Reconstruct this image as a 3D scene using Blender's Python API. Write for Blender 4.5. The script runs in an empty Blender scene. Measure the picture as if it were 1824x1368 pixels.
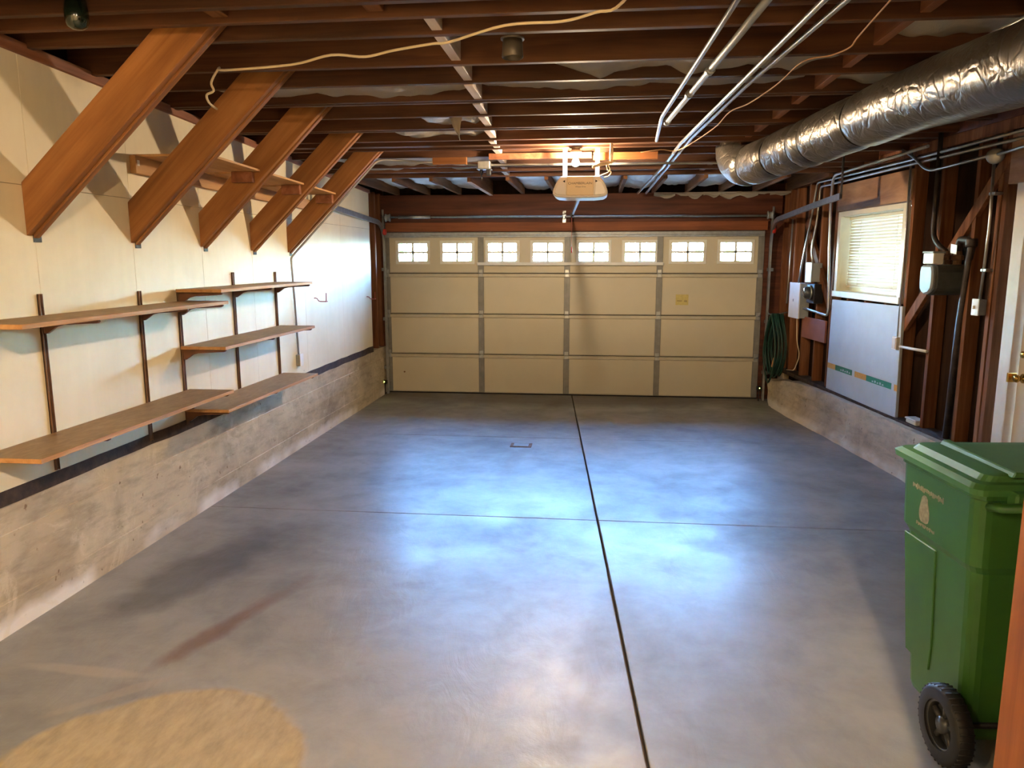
import bpy, bmesh, math, random
from mathutils import Vector, Matrix, noise
PI = math.pi
R = random.Random(7)
S = bpy.context.scene
COL = S.collection
# ------------------------------------------------------------------ camera
cam_d = bpy.data.cameras.new('camera'); cam = bpy.data.objects.new('camera', cam_d); COL.objects.link(cam)
cam_d.sensor_width = 36; cam_d.sensor_fit = 'HORIZONTAL'; cam_d.lens = 26.568; cam_d.clip_start = .02; cam_d.clip_end = 200
def cam_matrix():
    p, yw, ro = .165055, .110128, -.0010544
    cy, sy, cp, sp = math.cos(yw), math.sin(yw), math.cos(p), math.sin(p)
    f = Vector((-sy*cp, cy*cp, -sp)); r = Vector((cy, sy, 0)); u = r.cross(f)
    cr, sr = math.cos(ro), math.sin(ro)
    r2 = cr*r + sr*u; u2 = -sr*r + cr*u
    m = Matrix((r2, u2, -f)).transposed().to_4x4(); m.translation = (.35478, -9.89307, 1.79567)
    return m
cam.matrix_world = cam_matrix()
S.camera = cam
# ------------------------------------------------------------------ sky, exposure
W = bpy.data.worlds.new('sky'); S.world = W; W.use_nodes = True
wn = W.node_tree.nodes; wl = W.node_tree.links
bg = wn['Background']
sky = wn.new('ShaderNodeTexSky'); sky.sky_type = 'NISHITA'; sky.sun_disc = False
sky.sun_elevation = math.radians(38); sky.sun_rotation = math.radians(200)
tint = wn.new('ShaderNodeMix'); tint.data_type = 'RGBA'; tint.blend_type = 'MULTIPLY'; tint.inputs[0].default_value = 1
tint.inputs[7].default_value = (.66, .95, 1.22, 1)      # cool daylight against the warm bulbs
wl.new(sky.outputs[0], tint.inputs[6]); wl.new(tint.outputs[2], bg.inputs[0]); bg.inputs[1].default_value = 14.5
S.view_settings.view_transform = 'Standard'; S.view_settings.look = 'None'
S.view_settings.exposure = 1.8; S.view_settings.gamma = 1; S.view_settings.use_curve_mapping = False
S.cycles.max_bounces = 8; S.cycles.diffuse_bounces = 5; S.cycles.glossy_bounces = 3
S.cycles.transparent_max_bounces = 12; S.cycles.sample_clamp_indirect = 4.0
BULB_W = 44.0      # ceiling bulb over the opener
REAR_W = 230.0       # bulb behind the camera and its added fill bulb

# ------------------------------------------------------------------ materials
def lin(r, g, b):
    f = lambda c: (c/255/12.92) if c/255 <= .04045 else ((c/255+.055)/1.055)**2.4
    return (f(r), f(g), f(b), 1)
class NT:
    def __init__(s, name):
        s.m = bpy.data.materials.new(name); s.m.use_nodes = True
        s.n = s.m.node_tree.nodes; s.l = s.m.node_tree.links
        s.b = s.n['Principled BSDF']; s.out = s.n['Material Output']
    def new(s, t, **k):
        x = s.n.new(t)
        for a, v in k.items(): setattr(x, a, v)
        return x
    def link(s, a, b): s.l.new(a, b)
    def coord(s, scale=(1, 1, 1), loc=(0, 0, 0), rot=(0, 0, 0)):
        t = s.new('ShaderNodeTexCoord'); mp = s.new('ShaderNodeMapping')
        mp.inputs['Scale'].default_value = scale; mp.inputs['Location'].default_value = loc; mp.inputs['Rotation'].default_value = rot
        s.link(t.outputs['Object'], mp.inputs[0]); return mp.outputs[0]
    def noise(s, vec, scale, detail=5, rough=.55, dist=0):
        x = s.new('ShaderNodeTexNoise'); x.inputs['Scale'].default_value = scale; x.inputs['Detail'].default_value = detail
        x.inputs['Roughness'].default_value = rough; x.inputs['Distortion'].default_value = dist
        s.link(vec, x.inputs['Vector']); return x.outputs[0]
    def ramp(s, fac, stops):
        x = s.new('ShaderNodeValToRGB'); e = x.color_ramp.elements
        while len(e) < len(stops): e.new(.5)
        for q, (p, c) in zip(e, stops):
            q.position = p; q.color = c if hasattr(c, '__len__') else (c, c, c, 1)
        s.link(fac, x.inputs[0]); return x.outputs[0]
    def mix(s, fac, a, b, mode='MIX'):
        x = s.new('ShaderNodeMix', data_type='RGBA', blend_type=mode)
        for v, i in ((fac, 0), (a, 6), (b, 7)):
            if hasattr(v, 'is_linked') or hasattr(v, 'links'): s.link(v, x.inputs[i])
            else: x.inputs[i].default_value = v
        return x.outputs[2]
    def math(s, op, a, b=0.0, clamp=False):
        x = s.new('ShaderNodeMath', operation=op); x.use_clamp = clamp
        for i, v in enumerate((a, b)):
            if hasattr(v, 'links'): s.link(v, x.inputs[i])
            else: x.inputs[i].default_value = v
        return x.outputs[0]
    def bump(s, h, strength=.3, dist=.01):
        x = s.new('ShaderNodeBump'); x.inputs['Strength'].default_value = strength; x.inputs['Distance'].default_value = dist
        s.link(h, x.inputs['Height']); s.link(x.outputs[0], s.b.inputs['Normal'])
    def set(s, **k):
        for a, v in k.items():
            i = s.b.inputs[a.replace('_', ' ')]
            if hasattr(v, 'links'): s.link(v, i)
            else: i.default_value = v
        return s.m
def plain(name, col, rough=.5, metal=0, var=.12, scale=9, bump=0, coat=0):
    t = NT(name); v = t.coord()
    n = t.noise(v, scale, 4)
    c2 = tuple(x*(1-var) for x in col[:3])+(1,); c3 = tuple(min(1, x*(1+var)) for x in col[:3])+(1,)
    c = t.ramp(n, [(.3, c2), (.7, c3)])
    if bump: t.bump(t.noise(v, scale*8, 3), bump, .004)
    return t.set(Base_Color=c, Roughness=rough, Metallic=metal, Coat_Weight=coat)
def wood(name, cols, axis=0, rough=.62, grain=14, long=.8, knots=False, bump=.25, var=.22, spec=.3):
    t = NT(name)
    sc = [grain]*3; sc[axis] = long
    v = t.coord(tuple(sc))
    oi = t.new('ShaderNodeObjectInfo')
    ad = t.new('ShaderNodeVectorMath', operation='ADD'); t.link(v, ad.inputs[0])
    cm = t.new('ShaderNodeCombineXYZ'); rr = t.math('MULTIPLY', oi.outputs['Random'], 37.0)
    for i in range(3): t.link(rr, cm.inputs[i])
    t.link(cm.outputs[0], ad.inputs[1]); v2 = ad.outputs[0]
    n = t.noise(v2, 1.0, 6, .6, .6)
    c = t.ramp(n, [(.25, cols[0]), (.5, cols[1]), (.75, cols[2])])
    big = t.noise(t.coord((1.2, 1.2, 1.2)), 1.3, 3)
    c = t.mix(.7, c, t.ramp(big, [(.3, .62), (.7, 1.1)]), 'MULTIPLY')
    val = t.math('MULTIPLY_ADD', oi.outputs['Random'], var*2); t.n[-1].inputs[2].default_value = 1-var
    hs = t.new('ShaderNodeHueSaturation'); t.link(val, hs.inputs['Value']); t.link(c, hs.inputs['Color']); c = hs.outputs[0]
    if knots:
        kv = [3.2]*3; kv[axis] = 1.5
        vo = t.new('ShaderNodeTexVoronoi'); vo.inputs['Scale'].default_value = 1.0
        a2 = t.new('ShaderNodeVectorMath', operation='ADD'); t.link(t.coord(tuple(kv), (.37, .2, .55)), a2.inputs[0]); t.link(cm.outputs[0], a2.inputs[1])
        t.link(a2.outputs[0], vo.inputs['Vector'])
        k = t.ramp(vo.outputs['Distance'], [(.09, 1.0), (.17, 0.0)])
        c = t.mix(k, c, (cols[0][0]*.4, cols[0][1]*.35, cols[0][2]*.35, 1))
    t.bump(n, bump, .003)
    return t.set(Base_Color=c, Roughness=rough, Specular_IOR_Level=spec)
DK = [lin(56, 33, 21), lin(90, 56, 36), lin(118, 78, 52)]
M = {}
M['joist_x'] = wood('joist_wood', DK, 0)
M['joist_y_lit'] = wood('joist_wood_y_lit', [lin(84, 54, 34), lin(124, 82, 52), lin(150, 106, 70)], 1, rough=.85, spec=.1)  # lighter, warmer joist wood; colour stands in for bulb light over the door
M['stud'] = wood('stud_wood', [lin(80, 48, 30), lin(126, 80, 52), lin(158, 108, 74)], 2, rough=.85, spec=.12)
M['brace'] = wood('brace_wood', [lin(116, 72, 36), lin(152, 100, 54), lin(176, 122, 70)], 0, rough=.5, knots=True, var=.1)
M['header_y'] = wood('header_wood', [lin(116, 80, 54), lin(170, 128, 90), lin(196, 156, 116)], 1, grain=7, var=.06)
M['lintel'] = wood('lintel_wood', [lin(62, 30, 17), lin(96, 50, 30), lin(120, 66, 40)], 0)
M['lintel2'] = wood('lintel_board_wood', [lin(98, 50, 26), lin(130, 72, 38), lin(150, 90, 52)], 0)
M['orange_board'] = wood('orange_board_wood', [lin(104, 60, 28), lin(134, 82, 40), lin(152, 100, 54)], 0, var=.08)
M['white_block'] = wood('whitewashed_wood', [lin(190, 160, 140), lin(228, 210, 196), lin(238, 226, 216)], 1, var=.1)
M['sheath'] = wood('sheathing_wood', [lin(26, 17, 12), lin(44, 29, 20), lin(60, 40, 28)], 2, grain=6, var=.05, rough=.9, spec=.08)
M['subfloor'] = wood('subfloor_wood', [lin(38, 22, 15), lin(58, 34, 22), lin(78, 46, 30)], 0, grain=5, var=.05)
M['ply'] = wood('plywood', [lin(176, 122, 72), lin(206, 156, 100), lin(224, 178, 122)], 1, grain=10, var=.05)
M['board'] = wood('particle_board', [lin(126, 96, 64), lin(148, 116, 80), lin(166, 136, 98)], 1, grain=26, long=9, var=.05, rough=.42)
M['edge'] = wood('board_edge', [lin(160, 112, 70), lin(192, 142, 92), lin(208, 162, 112)], 1, grain=20, var=.06)
M['ledger'] = wood('ledger_wood', [lin(120, 70, 44), lin(156, 98, 66), lin(180, 124, 88)], 1)
M['post'] = wood('post_wood', [lin(122, 66, 24), lin(154, 88, 36), lin(174, 104, 48)], 2, rough=.5)
M['sill'] = plain('sill_black', lin(60, 44, 30), .95, var=.6, scale=14, bump=.5)
M['bracket'] = plain('bracket_brown', lin(104, 66, 42), .45, var=.2)
M['standard'] = plain('standard_bronze', lin(112, 82, 58), .42, .35, var=.25)
M['galv'] = plain('galvanised_steel', lin(170, 172, 170), .36, .85, var=.15, scale=20)
M['galv_dull'] = plain('galvanised_dull', lin(150, 152, 150), .5, .6, var=.15, scale=20)
M['conduit'] = plain('conduit_steel', lin(190, 188, 180), .32, .8, var=.12, scale=15)
M['white_metal'] = plain('white_enamel', lin(226, 226, 220), .45, var=.04)
M['grey_paint'] = plain('grey_paint', lin(150, 154, 152), .5, .1, var=.12)
M['black_metal'] = plain('black_metal', lin(26, 24, 23), .55, .2, var=.3)
M['dark_pipe'] = plain('black_pipe', lin(62, 52, 46), .5, .4, var=.45, scale=12, bump=.3)
M['white_plastic'] = plain('white_plastic', lin(236, 230, 214), .35, var=.03)
M['lens'] = plain('frosted_lens', lin(240, 236, 224), .25, var=.02)
M['nameplate'] = plain('nameplate_cream', lin(240, 220, 178), .4, var=.03)
M['ink'] = plain('grey_ink', lin(110, 92, 74), .6, var=.05)
M['ink_and_hole_black'] = plain('ink_and_hole_black', lin(24, 24, 24), .6, var=.05)
M['cream_cord'] = plain('cream_cord', lin(226, 206, 166), .5, var=.06)
M['string'] = plain('brown_string', lin(186, 142, 100), .7, var=.1)
M['red'] = plain('red_plastic', lin(196, 44, 28), .4, var=.08)
M['hook_red'] = plain('red_coated_hook', lin(150, 66, 44), .45, var=.08)
M['brass'] = plain('brass', lin(206, 164, 84), .22, 1.0, var=.06)
M['rust'] = plain('rusty_iron', lin(124, 92, 66), .7, .3, var=.35, scale=30, bump=.4)
M['porcelain'] = plain('porcelain', lin(240, 234, 220), .25, var=.02)
M['grey_cup'] = plain('grey_cup', lin(92, 84, 72), .45, .5, var=.15)
M['green_glass'] = plain('dark_green_glass', lin(22, 34, 24), .12, var=.2, coat=.6)
M['door_panel'] = plain('door_panel_tan', lin(200, 190, 164), .45, var=.03, scale=3)
M['rail'] = plain('rail_enamel', lin(184, 175, 152), .4, .1, var=.06)
M['stile'] = plain('stile_steel', lin(128, 126, 120), .5, .35, var=.12, scale=12)
M['door_white'] = plain('door_white', lin(214, 200, 180), .4, var=.03, scale=4)
M['casing'] = plain('casing_white', lin(218, 202, 180), .5, var=.08, scale=7)
M['win_frame'] = plain('window_paint', lin(236, 226, 196), .45, var=.04)
M['foam'] = plain('foam_board', lin(196, 204, 206), .75, var=.05, scale=5, bump=.15)
M['tape_green'] = plain('green_tape', lin(34, 132, 96), .4, var=.12, scale=30)
M['tape_orange'] = plain('orange_tape', lin(214, 158, 74), .4, var=.12, scale=40)
M['hose'] = plain('green_hose', lin(28, 66, 56), .4, var=.2, scale=12)
M['nozzle'] = plain('tan_nozzle', lin(206, 156, 110), .5, var=.1)
M['plaque'] = plain('brown_panel', lin(146, 88, 66), .6, var=.15, scale=6)
M['meter_grey'] = plain('meter_grey', lin(84, 86, 82), .5, .2, var=.25, scale=8)
M['smoke_glass'] = plain('meter_glass', lin(70, 76, 80), .08, .2, var=.2, coat=.7)
M['bin'] = plain('bin_green', lin(58, 108, 42), .42, var=.1, scale=5, bump=.05)
M['bin_lid'] = plain('bin_lid_green', lin(72, 124, 62), .5, var=.1, scale=6)
M['bin_print'] = plain('bin_print_tan', lin(150, 142, 108), .6, var=.3, scale=60)
M['rubber'] = plain('black_rubber', lin(30, 30, 31), .55, var=.25, scale=18)
M['hub'] = plain('grey_hub', lin(64, 66, 68), .3, .1, var=.15)
M['sticker'] = plain('faded_sticker', lin(196, 178, 104), .5, var=.1, scale=30)
M['sticker2'] = plain('faded_sticker_mark', lin(160, 140, 84), .5, var=.1, scale=30)
M['seal'] = plain('black_seal', lin(22, 20, 18), .8, var=.2)
M['mullion'] = plain('pane_frame_white', lin(230, 228, 214), .45, var=.03)
M['dirt'] = plain('dirt_joint', lin(78, 62, 44), .95, var=.4, scale=25)
M['stucco'] = plain('stucco', lin(176, 172, 164), .9, var=.1, scale=3)
M['drive'] = plain('driveway', lin(96, 94, 90), .9, var=.12, scale=3)
M['leaf'] = plain('leaf_green', lin(84, 104, 40), .6, var=.45, scale=14)
M['bark'] = plain('bark', lin(96, 76, 56), .9, var=.3, scale=14)
def emit(name, col, strength):
    t = NT(name); return t.set(Base_Color=col, Emission_Color=col, Emission_Strength=strength)
def bulb_strength(w, r): return w/(PI*4*PI*r*r)
M['bulb'] = emit('lit_bulb', (1, .77, .52, 1), bulb_strength(BULB_W, .03))
M['rear_bulb'] = emit('lit_rear_bulb', (1, .74, .46, 1), bulb_strength(REAR_W*.88, .075))
M['added_fill_bulb'] = emit('lit_added_fill_bulb', (1, .74, .46, 1), bulb_strength(REAR_W*.15, .075))  # fill bulb added to soften the partition's floor shadow
M['led'] = emit('led_green', (.7, 1, .1, 1), 6)
def mk_glass():
    t = NT('window_glass'); t.n.remove(t.b)
    a = t.new('ShaderNodeBsdfTransparent'); a.inputs[0].default_value = (.93, .95, .95, 1)
    g = t.new('ShaderNodeBsdfGlossy'); g.inputs['Roughness'].default_value = .04
    m = t.new('ShaderNodeMixShader'); fr = t.new('ShaderNodeFresnel'); fr.inputs[0].default_value = 1.3
    t.link(fr.outputs[0], m.inputs[0]); t.link(a.outputs[0], m.inputs[1]); t.link(g.outputs[0], m.inputs[2]); t.link(m.outputs[0], t.out.inputs[0])
    return t.m
M['glass'] = mk_glass()
def mk_slat():
    t = NT('blind_slat'); t.set(Base_Color=lin(246, 240, 218), Roughness=.4)
    tr = t.new('ShaderNodeBsdfTranslucent'); tr.inputs[0].default_value = lin(250, 236, 190)
    m = t.new('ShaderNodeMixShader'); m.inputs[0].default_value = .03
    t.link(t.b.outputs[0], m.inputs[1]); t.link(tr.outputs[0], m.inputs[2]); t.link(m.outputs[0], t.out.inputs[0]); return t.m
M['slat'] = mk_slat()
def mk_wall():
    t = NT('cream_wallboard'); v = t.coord()
    n = t.noise(v, 1.6, 6, .6); f = t.noise(v, 40, 3)
    c = t.ramp(n, [(.25, lin(224, 206, 166)), (.6, lin(237, 223, 188)), (.85, lin(240, 229, 198))])
    st = t.noise(t.coord((1, 14, .7)), 1.0, 4); c = t.mix(.12, c, t.ramp(st, [(.35, .75), (.6, 1.0)]), 'MULTIPLY')
    vo = t.new('ShaderNodeTexVoronoi'); vo.inputs['Scale'].default_value = 3.1; t.link(v, vo.inputs['Vector'])
    k = t.ramp(vo.outputs['Distance'], [(.014, 1.0), (.02, 0.0)])
    c = t.mix(k, c, lin(96, 70, 40))
    t.bump(f, .06, .003)
    return t.set(Base_Color=c, Roughness=.55)
M['wall'] = mk_wall()
def mk_floor():
    t = NT('sealed_concrete'); v = t.coord()
    n1 = t.noise(v, .75, 7, .62, .3); n2 = t.noise(v, 4.2, 6, .65, .4); n3 = t.noise(t.coord((6, 2.2, 6)), 3.0, 6, .7)
    c = t.ramp(n1, [(.28, lin(108, 105, 98)), (.5, lin(144, 142, 135)), (.72, lin(166, 165, 159))])
    c = t.mix(.55, c, t.ramp(n2, [(.3, .7), (.55, 1.0), (.8, 1.12)]), 'MULTIPLY')
    # irregular stain and tone masks around fixed places on the slab
    sep = t.new('ShaderNodeSeparateXYZ'); t.link(v, sep.inputs[0])
    def ell(cx, cy, rx, ry, ang, w, e0, e1, ns=2.6):
        ca, sa = math.cos(ang), math.sin(ang)
        dx = t.math('SUBTRACT', sep.outputs[0], cx); dy = t.math('SUBTRACT', sep.outputs[1], cy)
        a = t.math('ADD', t.math('MULTIPLY', dx, ca/rx), t.math('MULTIPLY', dy, sa/rx))
        b = t.math('ADD', t.math('MULTIPLY', dx, -sa/ry), t.math('MULTIPLY', dy, ca/ry))
        d = t.math('SQRT', t.math('ADD', t.math('MULTIPLY', a, a), t.math('MULTIPLY', b, b)))
        d = t.math('ADD', d, t.math('MULTIPLY', t.math('SUBTRACT', t.noise(v, ns, 5, .6), .5), w))
        return t.ramp(d, [(e0, 1.0), (e1, 0.0)])
    dark = ell(-1.93, -5.95, .85, .26, 1.33, 1.1, .55, 1.0)
    c = t.mix(t.math('MULTIPLY', dark, .6), c, lin(74, 68, 58))
    red = ell(-1.43, -6.55, .62, .08, 1.25, 1.5, .4, 1.0, 3.5)
    c = t.mix(t.math('MULTIPLY', red, .62), c, lin(108, 70, 48))
    br = ell(.32, -6.9, .75, .12, 1.45, 1.6, .4, 1.0, 3.5)
    c = t.mix(t.math('MULTIPLY', br, .5), c, lin(92, 70, 52))
    r3 = ell(-.36, -3.4, .9, .09, 1.5, 1.8, .4, 1.0, 3.0)
    c = t.mix(t.math('MULTIPLY', r3, .3), c, lin(120, 86, 62))
    sheen_end = ell(0, .25, 3.6, 1.15, 0, .5, .72, 1.05, 1.6)      # darker strip by the garage door, painting in where window sheen ends
    c = t.mix(t.math('MULTIPLY', sheen_end, .55), c, lin(96, 80, 62))
    pale = ell(-1.86, -7.03, .34, .045, -.05, .9, .6, 1.0, 5); c = t.mix(t.math('MULTIPLY', pale, .6), c, lin(172, 162, 148))
    pale2 = ell(-1.62, -7.2, .3, .04, .75, .9, .6, 1.0, 5); c = t.mix(t.math('MULTIPLY', pale2, .5), c, lin(164, 152, 138))
    tan = ell(-1.2, -7.76, .6, .67, 0, .22, .93, 1.0, 3.4)     # tan patch with a rougher finish
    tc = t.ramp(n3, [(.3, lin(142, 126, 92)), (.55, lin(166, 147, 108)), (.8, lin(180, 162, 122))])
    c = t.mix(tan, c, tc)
    wht = t.ramp(t.noise(v, 2.2, 8, .75), [(.70, 0.0), (.82, .3)]); c = t.mix(wht, c, lin(176, 172, 170))
    ro = t.ramp(t.math('ADD', t.math('MULTIPLY', n1, .6), t.math('MULTIPLY', n2, .4)), [(.38, .52), (.60, .30)])
    ro = t.mix(tan, ro, (.85, .85, .85, 1)); ro = t.mix(t.math('MULTIPLY', sheen_end, .7), ro, (.8, .8, .8, 1)); ro = t.mix(t.math('MULTIPLY', dark, .4), ro, (.6, .6, .6, 1))
    n4 = t.noise(t.coord((2.4, 1.0, 1)), 1.9, 5, .6, 2.2); h = t.math('ADD', t.math('ADD', t.math('MULTIPLY', n2, .6), t.math('MULTIPLY', n3, .4)), t.math('MULTIPLY', n4, 1.2)); t.bump(h, .34, .008)
    return t.set(Base_Color=c, Roughness=ro, Specular_IOR_Level=1.0)
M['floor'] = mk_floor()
def mk_conc(name, cols, lines=True):
    t = NT(name); v = t.coord()
    n1 = t.noise(v, 1.5, 7, .62, .5); n2 = t.noise(t.coord((3, 2.2, 9)), 1.8, 6, .65); n3 = t.noise(v, 22, 4)
    c = t.ramp(n1, [(.25, cols[0]), (.5, cols[1]), (.78, cols[2])])
    c = t.mix(.75, c, t.ramp(n2, [(.32, .62), (.52, 1.0), (.8, 1.1)]), 'MULTIPLY')
    sep = t.new('ShaderNodeSeparateXYZ'); t.link(v, sep.inputs[0])
    low = t.ramp(t.math('ADD', sep.outputs[2], t.math('MULTIPLY', t.noise(v, 5, 5), .1)), [(.10, 1.0), (.16, 0.0)])
    eff = t.math('MULTIPLY', low, t.ramp(t.noise(v, 1.1, 3), [(.44, 0.0), (.56, .8)])); c = t.mix(eff, c, lin(246, 240, 230))
    w = t.ramp(t.noise(v, 3.4, 8, .7, 1.2), [(.54, 0.0), (.64, .45)]); c = t.mix(w, c, lin(222, 206, 176))
    sp = t.ramp(t.noise(v, 16, 3), [(.26, .8), (.32, 0.0)]); c = t.mix(sp, c, lin(108, 80, 52))
    t.bump(t.math('ADD', t.math('MULTIPLY', n3, .5), n2), .35, .008)
    return t.set(Base_Color=c, Roughness=.85)
M['found_l'] = mk_conc('foundation_concrete', [lin(146, 132, 108), lin(192, 174, 142), lin(214, 197, 164)])
M['found_r'] = mk_conc('foundation_concrete_grey', [lin(160, 146, 126), lin(204, 189, 166), lin(220, 208, 187)])
def mk_foil(name, col, scale, rough, strength, metal=.85):
    t = NT(name); v = t.coord()
    n = t.noise(v, scale, 6, .7, .4); n2 = t.noise(v, scale*.22, 3)
    c = t.ramp(n2, [(.3, tuple(x*.8 for x in col[:3])+(1,)), (.7, col)])
    t.bump(n, strength, 0.03 if metal == .8 else .012)
    return t.set(Base_Color=c, Roughness=rough, Metallic=metal)
def mk_duct():
    t = NT('duct_foil'); v = t.coord()
    n = t.noise(v, 5, 4, .6, .8); f = t.noise(t.coord((60, 18, 60)), 3, 2)
    vo = t.new('ShaderNodeTexVoronoi', feature='DISTANCE_TO_EDGE'); vo.inputs['Scale'].default_value = 9.0
    wv = t.new('ShaderNodeVectorMath', operation='ADD'); nz = t.new('ShaderNodeTexNoise'); nz.inputs['Scale'].default_value = 7
    t.link(v, nz.inputs[0]); t.link(v, wv.inputs[0])
    sc = t.new('ShaderNodeVectorMath', operation='SCALE'); sc.inputs['Scale'].default_value = .16; t.link(nz.outputs['Color'], sc.inputs[0]); t.link(sc.outputs[0], wv.inputs[1]); t.link(wv.outputs[0], vo.inputs['Vector'])
    cr = t.ramp(vo.outputs['Distance'], [(0, 0.0), (.12, 1.0)])
    h = t.math('ADD', t.math('ADD', t.math('MULTIPLY', n, 1.3), t.math('MULTIPLY', cr, .22)), t.math('MULTIPLY', f, .06))
    t.bump(h, .3, .03)
    c = t.ramp(t.noise(v, 2, 3), [(.3, lin(104, 97, 86)), (.7, lin(128, 120, 108))])
    return t.set(Base_Color=c, Roughness=.31, Metallic=.7)
M['duct'] = mk_duct()
M['batt'] = mk_foil('batt_foil', lin(206, 198, 184), 9, .38, 1.0, .3)
M['paper'] = mk_foil('batt_paper', lin(170, 160, 146), 6, .7, .6, 0)

# ------------------------------------------------------------------ mesh helpers
class MB:
    def __init__(s, T=None): s.b = bmesh.new(); s.T = T
    def box(s, x0, x1, y0, y1, z0, z1, bev=0):
        t = bmesh.new(); bmesh.ops.create_cube(t, size=1)
        for v in t.verts: v.co = Vector(((x0+x1)/2+v.co.x*(x1-x0), (y0+y1)/2+v.co.y*(y1-y0), (z0+z1)/2+v.co.z*(z1-z0)))
        if bev: bmesh.ops.bevel(t, geom=t.edges[:], offset=bev, segments=1, affect='EDGES')
        s.merge(t); return s
    def merge(s, t):
        me = bpy.data.meshes.new('tmp'); t.to_mesh(me); s.b.from_mesh(me); bpy.data.meshes.remove(me); t.free()
    def prism(s, poly, f0, f1, bev=0):
        # poly: 2D list, f0/f1: functions mapping 2D to the two end caps
        t = bmesh.new()
        a = [t.verts.new(f0(*p)) for p in poly]; b = [t.verts.new(f1(*p)) for p in poly]
        t.faces.new(a); t.faces.new(b[::-1]); n = len(poly)
        for i in range(n): t.faces.new((a[i], b[i], b[(i+1) % n], a[(i+1) % n]))
        bmesh.ops.recalc_face_normals(t, faces=t.faces[:])
        if bev: bmesh.ops.bevel(t, geom=t.edges[:], offset=bev, segments=1, affect='EDGES')
        s.merge(t); return s
    def tube(s, pts, r, n=8, closed=False, prof=None, up=None):
        pts = [Vector(p) for p in pts]; N = len(pts); rings = []
        prev = None
        for i, p in enumerate(pts):
            if closed: d = pts[(i+1) % N]-pts[i-1]
            else: d = (pts[min(i+1, N-1)]-pts[max(i-1, 0)])
            d.normalize()
            if up is not None: a = (Vector(up)-d*Vector(up).dot(d))
            elif prev is None: a = d.orthogonal()
            else: a = prev-d*prev.dot(d)
            if a.length < 1e-6: a = d.orthogonal()
            a.normalize(); prev = a; b = d.cross(a)
            rr = r[i] if hasattr(r, '__len__') else r
            if prof: rings.append([s.b.verts.new(p+b*q[0]+a*q[1]) for q in prof])
            else: rings.append([s.b.verts.new(p+(a*math.cos(2*PI*k/n)+b*math.sin(2*PI*k/n))*rr) for k in range(n)])
        m = len(rings[0])
        for i in range(N if closed else N-1):
            A, B = rings[i], rings[(i+1) % N]
            for k in range(m):
                f = s.b.faces.new((A[k], A[(k+1) % m], B[(k+1) % m], B[k])); f.smooth = prof is None
        if not closed:
            s.b.faces.new(rings[0][::-1]); s.b.faces.new(rings[-1])
        return s
    def lathe(s, prof, o, axis=(0, 0, 1), n=16, smooth=True, cap=True):
        # prof: list of (radius, height along axis)
        ax = Vector(axis).normalized(); a = ax.orthogonal().normalized(); b = ax.cross(a); o = Vector(o)
        rings = []
        for r, h in prof:
            if r < 1e-5: rings.append([s.b.verts.new(o+ax*h)])
            else: rings.append([s.b.verts.new(o+ax*h+(a*math.cos(2*PI*k/n)+b*math.sin(2*PI*k/n))*r) for k in range(n)])
        for A, B in zip(rings, rings[1:]):
            for k in range(n):
                q = [A[k % len(A)], A[(k+1) % len(A)], B[(k+1) % len(B)], B[k % len(B)]]
                u = []
                for x in q:
                    if x not in u: u.append(x)
                if len(u) > 2: f = s.b.faces.new(u); f.smooth = smooth
        if cap and len(rings[0]) > 1: s.b.faces.new(rings[0][::-1])
        if cap and len(rings[-1]) > 1: s.b.faces.new(rings[-1])
        return s
    def grid(s, fn, nu, nv, smooth=True):
        V = [[s.b.verts.new(fn(i/nu, j/nv)) for j in range(nv+1)] for i in range(nu+1)]
        for i in range(nu):
            for j in range(nv):
                f = s.b.faces.new((V[i][j], V[i+1][j], V[i+1][j+1], V[i][j+1])); f.smooth = smooth
        return s
    def mesh(s, name, mat, inv=None):
        if s.T:
            for v in s.b.verts: v.co = s.T(v.co)
        if inv is not None:
            for v in s.b.verts: v.co = inv @ v.co
        bmesh.ops.recalc_face_normals(s.b, faces=s.b.faces[:])
        me = bpy.data.meshes.new(name); s.b.to_mesh(me); s.b.free()
        me.materials.append(M[mat]); return me
WM = {}
def tag(o, label, cat, group=None, kind=None):
    if label: o['label'] = label
    if cat: o['category'] = cat
    if group: o['group'] = group
    if kind: o['kind'] = kind
    return o
def thing(name, label, cat, loc=(0, 0, 0), group=None, kind=None, rz=0):
    o = bpy.data.objects.new(name, None); o.empty_display_size = .1; COL.objects.link(o)
    o.location = loc; o.rotation_euler = (0, 0, rz)
    WM[o] = Matrix.Translation(loc) @ Matrix.Rotation(rz, 4, 'Z')
    return tag(o, label, cat, group, kind)
def part(name, mb, mat, parent, label=None, kind=None):
    me = mb.mesh(name, mat, WM[parent].inverted()); o = bpy.data.objects.new(name, me); COL.objects.link(o)
    o.parent = parent; WM[o] = WM[parent]
    if label: o['label'] = label
    if kind: o['kind'] = kind
    return o
def solo(name, mb, mat, label, cat, loc=(0, 0, 0), group=None, kind=None):
    inv = Matrix.Translation(loc).inverted()
    o = bpy.data.objects.new(name, mb.mesh(name, mat, inv)); COL.objects.link(o); o.location = loc
    WM[o] = Matrix.Translation(loc)
    return tag(o, label, cat, group, kind)
def fillet(pts, r, n=5):
    pts = [Vector(p) for p in pts]; out = [pts[0]]
    for i in range(1, len(pts)-1):
        a, b, c = pts[i-1], pts[i], pts[i+1]
        u, v = (a-b), (c-b); k = min(r, u.length*.45, v.length*.45)
        p, q = b+u.normalized()*k, b+v.normalized()*k
        for j in range(n+1):
            t = j/n; out.append((1-t)**2*p+2*t*(1-t)*b+t*t*q)
    out.append(pts[-1]); return out
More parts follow.
